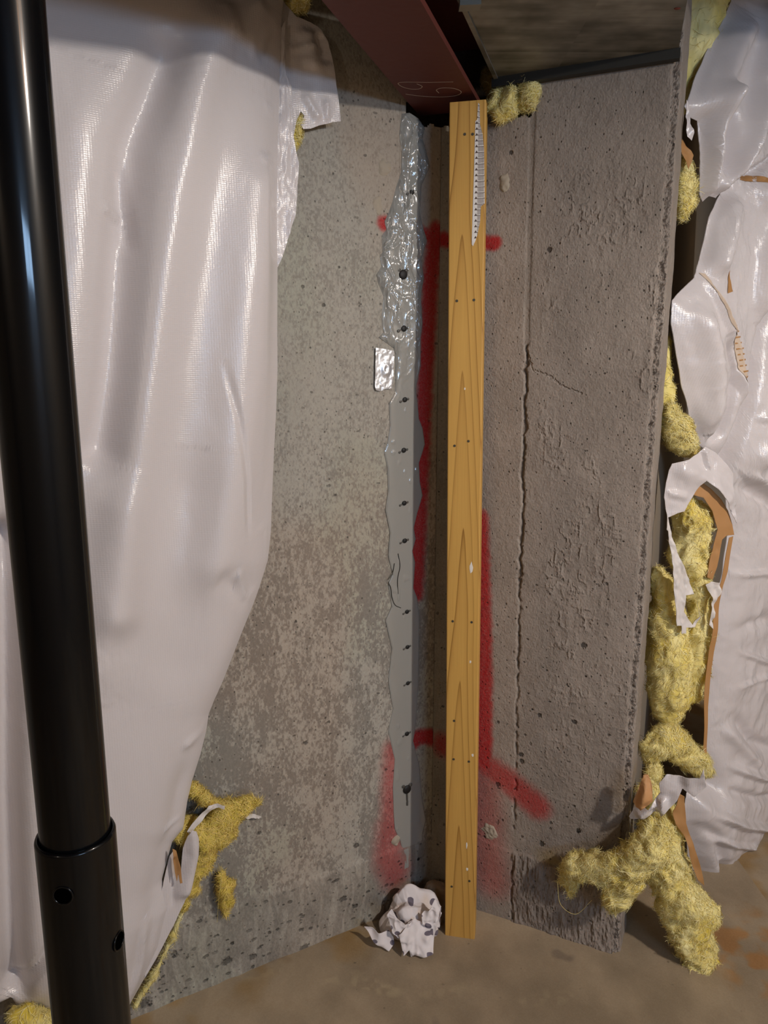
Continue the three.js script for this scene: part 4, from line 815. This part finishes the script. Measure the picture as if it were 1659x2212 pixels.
  part('folded_cuff', sheetPx(mid, [[1436, 998], [1470, 988], [1492, 976], [1507, 962], [1530, 975], [1552, 998], [1567, 1020], [1569, 1060], [1573, 1090], [1574, 1125], [1562, 1098], [1545, 1072], [1526, 1050], [1504, 1033], [1494, 1044], [1484, 1064], [1472, 1084], [1464, 1100], [1448, 1104], [1430, 1114], [1421, 1070], [1424, 1040], [1430, 1012]], { edge: 0.006, thick: 0.0015, uvScale: UVM, disp: (s, t, d) => 0.03 + cuff(s, t) + 0.008 * fbm2(s * 22, t * 18, 3) }), matPoly, g, 'white cuff folded over the torn opening');
  part('torn_strip', sheetPx(mid, [[1421, 1102], [1427, 1130], [1434, 1160], [1446, 1196], [1462, 1230], [1474, 1260], [1476, 1272], [1460, 1275], [1456, 1310], [1466, 1325], [1478, 1340], [1490, 1320], [1484, 1288], [1491, 1322], [1482, 1344], [1464, 1345], [1462, 1357], [1452, 1357], [1452, 1340], [1442, 1340], [1438, 1300], [1434, 1250], [1428, 1180], [1423, 1140], [1419, 1136]], { edge: 0.005, thick: 0.0015, disp: (s, t) => 0.045 + 0.01 * fbm2(s * 40, t * 30, 3) }), matPolyBack, g, 'white torn strip hanging over yellow batting');
  part('kraft_backing', sheetPx(mid, [[1503, 1036], [1524, 1052], [1546, 1075], [1563, 1100], [1572, 1130], [1576, 1152], [1560, 1154], [1550, 1162], [1546, 1190], [1540, 1220], [1530, 1248], [1516, 1242], [1526, 1200], [1540, 1140], [1528, 1100], [1508, 1072], [1486, 1066], [1494, 1048]], { edge: 0.006, thick: 0.0012, disp: (s, t) => 0.02 + 0.008 * fbm2(s * 30, t * 24, 2) }), matKraft, g, 'brown kraft paper lining the tear');
  part('kraft_backing', sheetPx(mid, [[1565, 1158], [1574, 1155], [1570, 1180], [1562, 1230], [1552, 1260], [1546, 1300], [1538, 1360], [1528, 1440], [1521, 1520], [1518, 1640], [1512, 1620], [1512, 1500], [1522, 1400], [1534, 1300], [1548, 1250]], { edge: 0.007, thick: 0.0012, disp: (s, t) => 0.02 + 0.006 * n2(s * 30, t * 14) }), matKraft, g, 'long brown kraft paper edge');
  part('white_shred', sheetPx(mid, [[1509, 1256], [1522, 1250], [1540, 1252], [1543, 1270], [1536, 1284], [1530, 1300], [1526, 1330], [1524, 1350], [1518, 1342], [1522, 1310], [1524, 1284], [1516, 1268]], { edge: 0.005, thick: 0.001, disp: (s, t) => 0.03 + 0.006 * n2(s * 80, t * 80) }), matPolyBack, g);
  part('kraft_backing', sheetPx(mid, [[1475, 298], [1486, 308], [1500, 322], [1507, 332], [1502, 348], [1496, 362], [1488, 350], [1480, 330]], { edge: 0.006, thick: 0.0012, disp: (s, t) => 0.008 * n2(s * 60, t * 60) - 0.01 }), matKraft, g, 'brown kraft paper corner');
  part('white_shred', sheetPx(mid, [[1478, 218], [1484, 230], [1486, 262], [1492, 290], [1489, 306], [1478, 298], [1476, 270], [1479, 246]], { edge: 0.006, thick: 0.001, disp: (s, t) => 0.01 + 0.006 * n2(s * 60, t * 60) }), matPoly, g);
  // stitched seam of kraft bits on the facing
  part('seam_tape', sheetPx(pl, [[1502, 590], [1508, 592], [1522, 640], [1538, 690], [1558, 730], [1570, 790], [1580, 850], [1574, 852], [1562, 800], [1550, 742], [1530, 700], [1514, 648]], { edge: 0.008, thick: 0.001, disp: (s, t) => onFacing(s, t) + 0.0012 * n2(s * 20, t * 160) }), std({ color: 0xcdb9a4, roughness: 0.6 }), g, 'puckered tan seam');
  part('kraft_backing', sheetPx(pl, [[1541, 588], [1546, 604], [1552, 632], [1541, 636], [1543, 612]], { edge: 0.006, thick: 0.001, disp: onFacing }), matKraft, g, 'small brown kraft paper tear in the facing');
  part('kraft_backing', sheetPx(pl, [[1580, 392], [1592, 376], [1604, 384], [1622, 396], [1632, 412], [1634, 430], [1626, 416], [1612, 402], [1598, 398]], { edge: 0.005, thick: 0.001, disp: (s, t) => onFacing(s, t) + 0.002 * n2(s * 160, t * 160) }), matKraft, g, 'brown kraft edge of a small tear');
  for (let i = 0; i < 13; i++) { const u = 1545 + i * 2.6, v = 705 + i * 12; part('stitch', sheetPx(pl, [[u, v], [u + 9, v - 2], [u + 9, v + 1], [u, v + 3]], { edge: 0.02, thick: 0.001, disp: (s, t) => onFacing(s, t) + 0.001 }), matKraft, g); }
  // batting
  const inn = standing(V(0.745, 0, -1.985), V(0.9, 0, -0.2).normalize(), V(0.2, 0, 0.9).normalize(), -0.02);
  wool(g, 'batt', inn, [[[1478, 1090, 0.035], [1500, 1130, 0.05], [1490, 1200, 0.05], [1500, 1270, 0.04]], [[1510, 1290, 0.03], [1512, 1360, 0.035], [1505, 1440, 0.035], [1500, 1500, 0.025]]], { strands: 260, rough: 0.016 });
  wool(g, 'batt', inn, [[[1418, 1240, 0.018], [1432, 1270, 0.028], [1442, 1340, 0.05], [1445, 1420, 0.055], [1448, 1490, 0.056], [1446, 1535, 0.04]]], { strands: 240, rough: 0.013, grain: [30, 14, 30] });
  wool(g, 'batt', inn, [[[1400, 1600, 0.028, 0.03], [1420, 1590, 0.04, 0.03], [1450, 1600, 0.042, 0.02], [1485, 1630, 0.036, 0.02], [1512, 1655, 0.022, 0.02]], [[1398, 1600, 0.025, 0.03], [1400, 1660, 0.02, 0.03], [1404, 1690, 0.012, 0.03]]], { strands: 240, rough: 0.016 });
  wool(g, 'batt', inn, [[[1448, 890, 0.02], [1460, 920, 0.034], [1475, 955, 0.034], [1500, 972, 0.012]]], { strands: 140, rough: 0.012 });
  wool(g, 'batt', inn, [[[1486, 350, 0.02, -0.02], [1488, 390, 0.026, -0.02], [1490, 430, 0.024, -0.02], [1486, 465, 0.01, -0.02]]], { strands: 60, rough: 0.01 });
  wool(g, 'batt', inn, [[[1575, -40, 0.085, -0.14], [1558, 60, 0.075, -0.13], [1518, 180, 0.045, -0.1]]], { strands: 60, rough: 0.012, cell: 0.008 });
  wool(g, 'batt', inn, [[[1460, 740, 0.02, -0.06], [1455, 860, 0.03, -0.05]]], { strands: 30, rough: 0.012, cell: 0.008 });
  // left arm thrown across the wall foot
  wool(g, 'batt', front, [[[1420, 1790, 0.035, 0.0], [1405, 1825, 0.045, 0.02], [1350, 1865, 0.042, 0.02], [1290, 1868, 0.034, 0.015], [1245, 1868, 0.028, 0.01], [1222, 1872, 0.014, 0.0]], [[1360, 1890, 0.036, 0.02], [1335, 1925, 0.03, 0.02], [1328, 1958, 0.012, 0.02]], [[1240, 1900, 0.012, 0], [1228, 1935, 0.008, -0.01]], [[1218, 1888, 0.012, -0.01], [1216, 1910, 0.01, -0.015]]], { strands: 420, rough: 0.017, grain: [26, 34, 26], cell: 0.0055 });
  // tongue reaching the floor
  const tg = standing(V(0.80, 0, -1.86), V(1, 0, -0.05).normalize(), V(0.05, 0, 1).normalize());
  wool(g, 'batt', tg, [[[1425, 1740, 0.03, -0.06], [1440, 1800, 0.05, -0.05], [1450, 1880, 0.056, -0.03], [1470, 1950, 0.054, -0.015], [1488, 2010, 0.052, 0], [1510, 2070, 0.05, 0], [1528, 2092, 0.03, 0.01]], [[1480, 1940, 0.05, 0.01], [1515, 1960, 0.034, 0.01], [1530, 1990, 0.015, 0.01]]], { strands: 520, rough: 0.02, grain: [22, 20, 22], cell: 0.0058, tint: 0.1 });
  // ragged lower cuff and kraft paper by the wall end
  const low = standing(CORNER, dR, nR, 0.055), lf = folds(low, [{ p: [[1380, 1765], [1402, 1745], [1420, 1735]], a: 0.02, w: 0.02, sharp: 1 }, { p: [[1432, 1720], [1428, 1762]], a: 0.018, w: 0.016, sharp: 1 }, { p: [[1410, 1740], [1426, 1764]], a: -0.014, w: 0.014 }]);
  part('ragged_cuff', sheetPx(low, [[1358, 1765], [1366, 1752], [1370, 1736], [1386, 1738], [1402, 1742], [1414, 1728], [1426, 1712], [1424, 1690], [1440, 1672], [1480, 1680], [1512, 1680], [1520, 1660], [1526, 1700], [1500, 1720], [1474, 1704], [1462, 1730], [1440, 1752], [1428, 1764], [1412, 1754], [1396, 1764], [1376, 1768], [1362, 1771]], { edge: 0.006, thick: 0.0015, uvScale: UVM, disp: (s, t) => lf(s, t) + 0.01 * fbm2(s * 26, t * 22, 3) }), matPoly, g, 'ragged white poly edge below the batting');
  part('kraft_backing', sheetPx(low, [[1392, 1666], [1402, 1668], [1410, 1690], [1412, 1722], [1400, 1732], [1386, 1741], [1376, 1736], [1370, 1722], [1382, 1694]], { edge: 0.005, thick: 0.006, disp: (s, t, d) => 0.02 + 0.016 * sstep(0, 0.02, d) + 0.008 * ridge2(s * 40, t * 30, 2) }), std({ color: 0xc3915f, roughness: 0.6 }), g, 'crumpled orange-brown kraft paper');
  part('kraft_backing', sheetPx(tg, [[1462, 1706], [1472, 1712], [1476, 1770], [1490, 1810], [1506, 1860], [1516, 1905], [1500, 1890], [1486, 1850], [1474, 1800], [1452, 1770], [1448, 1750]], { edge: 0.006, thick: 0.0012, disp: (s, t) => 0.02 + 0.006 * n2(s * 40, t * 30) }), matKraft, g, 'brown kraft paper behind the tongue');
  strand(g, [tg.px(1550, 2095, 0.01), tg.px(1562, 2120, 0.02), tg.px(1580, 2150, 0.05), tg.px(1592, 2172, 0.07)], 0.0007);
  strand(g, [front.px(1206, 1900, 0.01), front.px(1215, 1945, 0.02), front.px(1245, 1965, 0.02), front.px(1280, 1940, 0.01)], 0.0006);
}
// two wads in the beam pocket
for (const [u, v, lab, ch, tint] of [
  [1090, 215, 'yellow fiberglass wad stuffed beside the red beam above the wall', [[[1050, 150, 0.03, -0.06], [1080, 170, 0.045, -0.05], [1092, 215, 0.028, 0.0], [1088, 245, 0.02, 0.01]], [[1072, 235, 0.014, 0.015], [1086, 254, 0.01, 0.015], [1108, 238, 0.012, 0.012], [1106, 215, 0.016, 0.01]]], 0.0],
  [1145, 210, 'small fiberglass wad stuffed under the duct at the wall joint', [[[1135, 150, 0.022, -0.05], [1142, 185, 0.024, -0.01], [1146, 222, 0.02, 0.004], [1152, 238, 0.01, 0.006]]], 0],
]) {
  const g = thing('fiberglass_wad', lab, 'insulation', R.px(u, v));
  wool(g, 'wad', R, ch, { strands: 160, rough: 0.013, cell: 0.0045, grain: [40, 40, 40], tint });
}

// ---------------------------------------------------------------- crumpled paper and mortar lump on the floor
tick('floor things');
{
  const c = onLevel(895, 2040).setY(0), g = thing('crumpled_paper', 'crumpled white paper towel with grey spots on the floor by the post', 'paper', c);
  const W = 256, cv = document.createElement('canvas'); cv.width = cv.height = W; const x = cv.getContext('2d'); x.fillStyle = '#e6dedd'; x.fillRect(0, 0, W, W); x.fillStyle = '#6d6570';
  for (let i = 0; i < 16; i++) { x.beginPath(); x.ellipse(rnd() * W, rnd() * W, rr(8, 17), rr(8, 14), rnd() * 3, 0, 7); x.fill(); }
  const mat = std({ map: finish(new THREE.CanvasTexture(cv), true, true), roughness: 0.85 });
  const pl = standing(V(c.x, 0, c.z - 0.055), V(1, 0, 0.12).normalize(), V(-0.12, 0, 1).normalize());
  const mid = pl.px(893, 1984), R0 = 0.081;
  const ball = new THREE.IcosahedronGeometry(1, 40), p = ball.attributes.position;
  seed = 4711;
  const tri = (x) => Math.abs(((x % 1) + 1) % 1 - 0.5) * 4 - 1;
  const waves = Array.from({ length: 13 }, (_, i) => ({ n: V(rr(-1, 1), rr(-1, 1), rr(-1, 1)).normalize(), f: i < 6 ? rr(0.55, 0.95) : rr(1.2, 2.2), a: i < 6 ? 0.09 : 0.032, h: rnd() }));
  for (let i = 0; i < p.count; i++) {
    const q = V(p.getX(i), p.getY(i), p.getZ(i)); let r = 0.98;
    for (const k of waves) r += k.a * tri(q.dot(k.n) * k.f + k.h);
    const hol = V(0.12, -0.12, 1).normalize(), hd = q.dot(hol); r -= 0.4 * sstep(0.93, 0.975, hd) - 0.1 * sstep(0.84, 0.91, hd) * sstep(0.97, 0.92, hd);
    q.multiplyScalar(Math.max(0.25, r) * R0); q.z *= 0.85;
    p.setXYZ(i, mid.x + q.x, Math.max(0.001, mid.y + q.y), mid.z + q.z);
  }
  setUV(ball, (q) => [(q.x - mid.x) * 5.5, (q.y - mid.y) * 5.5 - (q.z - mid.z) * 3]);
  const w1 = mergeVertices(clean(ball), 1e-5); w1.computeVertexNormals(); part('wad', w1, mat, g);
  const plF = standing(V(c.x, 0, onLevel(890, 2073).z), V(1, 0, 0).normalize(), V(0, 0, 1)), plG = standing(V(c.x, 0, onLevel(820, 2056).z), V(1, 0, 0), V(0, 0, 1));
  const flapF = (pq, pts, f) => { const s = sheetPx(pq, pts, { edge: 0.0035, thick: 0.0012, disp: f }); setUV(s, (q) => [q.x * 5 + 0.3, (q.y - q.z) * 5]); part('loose_fold', s, mat, g); };
  flapF(plG, [[786, 2017], [800, 2016], [816, 2022], [840, 2020], [850, 2032], [852, 2044], [840, 2052], [826, 2049], [806, 2037]], (a, b) => 0.012 * n2(a * 40, b * 40) - 0.35 * b);
  flapF(plF, [[862, 2030], [880, 2018], [896, 2008], [914, 2016], [932, 2010], [950, 1992], [957, 1998], [940, 2035], [936, 2060], [912, 2066], [888, 2070], [884, 2056], [872, 2066], [868, 2052]], (a, b) => 0.012 * ridge2(a * 34, b * 28, 2) + 0.008 * n2(a * 60, b * 60) - 0.45 * b);
  flapF(plF, [[836, 2000], [846, 1990], [858, 2004], [876, 2016], [890, 2012], [884, 2034], [868, 2044], [848, 2030]], (a, b) => -0.012 + 0.012 * ridge2(a * 40 + 2, b * 34, 2) - 0.3 * b);
  flapF(plF, [[912, 2000], [930, 1990], [944, 1972], [956, 1986], [948, 2008], [930, 2020], [914, 2016]], (a, b) => -0.012 + 0.012 * ridge2(a * 40 + 6, b * 34, 2) - 0.3 * b);
}
{
  const q0 = onLevel(935, 1972), g = new THREE.IcosahedronGeometry(1, 14), p = g.attributes.position;
  const c = V(0.152, 0.045, -2.05);
  for (let i = 0; i < p.count; i++) { const q = V(p.getX(i), p.getY(i), p.getZ(i)), k = 1 + 0.22 * fbm3(q.x * 1.6 + 4, q.y * 1.6, q.z * 1.6, 3) + 0.03 * n3(q.x * 9, q.y * 9, q.z * 9); for (const a of ['x', 'y', 'z']) q[a] = Math.sign(q[a]) * Math.pow(Math.abs(q[a]), 0.62); const bx = q.x * 0.036 * k, by = q.y * 0.05 * k; p.setXYZ(i, c.x + bx * 0.95 + by * 0.3, Math.max(0.0005, c.y + by * 0.95 - bx * 0.3), c.z + q.z * 0.026 * k); }
  const w = mergeVertices(clean(g), 1e-5); w.computeVertexNormals();
  tag(mesh('mortar_lump', w, std({ color: 0x9c8a70, roughness: 0.95 })), 'brown lump of dried mortar in the corner behind the crumpled paper', 'lump');
}
// ---------------------------------------------------------------- the two bare bulbs
for (const [at, lab, k] of [[LAMP, 'bare ceiling bulb beyond the right edge of the view', 40], [LAMP2, 'bare ceiling bulb behind the camera', 16]]) {
  const g = thing('ceiling_bulb', lab, 'lamp', at.clone().setY(WALL_H));
  const bulb = new THREE.SphereGeometry(0.05, 24, 16); bulb.scale(1, 1.25, 1); bulb.translate(at.x, at.y, at.z);
  part('bulb', bulb, std({ color: 0xffffff, emissive: new THREE.Color(1, 0.86, 0.68), emissiveIntensity: k }), g);
  const cap = new THREE.CylinderGeometry(0.016, 0.02, 0.05, 20); cap.translate(at.x, at.y + 0.083, at.z); part('socket', cap, std({ color: 0xdad6cc, roughness: 0.5 }), g);
  const cord = new THREE.CylinderGeometry(0.004, 0.004, WALL_H - at.y - 0.08, 8); cord.translate(at.x, (WALL_H + at.y + 0.08) / 2, at.z); part('cord', cord, std({ color: 0x222222, roughness: 0.6 }), g);
}

scene.traverse((o) => { if (o.isMesh) { o.castShadow = true; o.receiveShadow = true; } });
renderer.render(scene, camera);
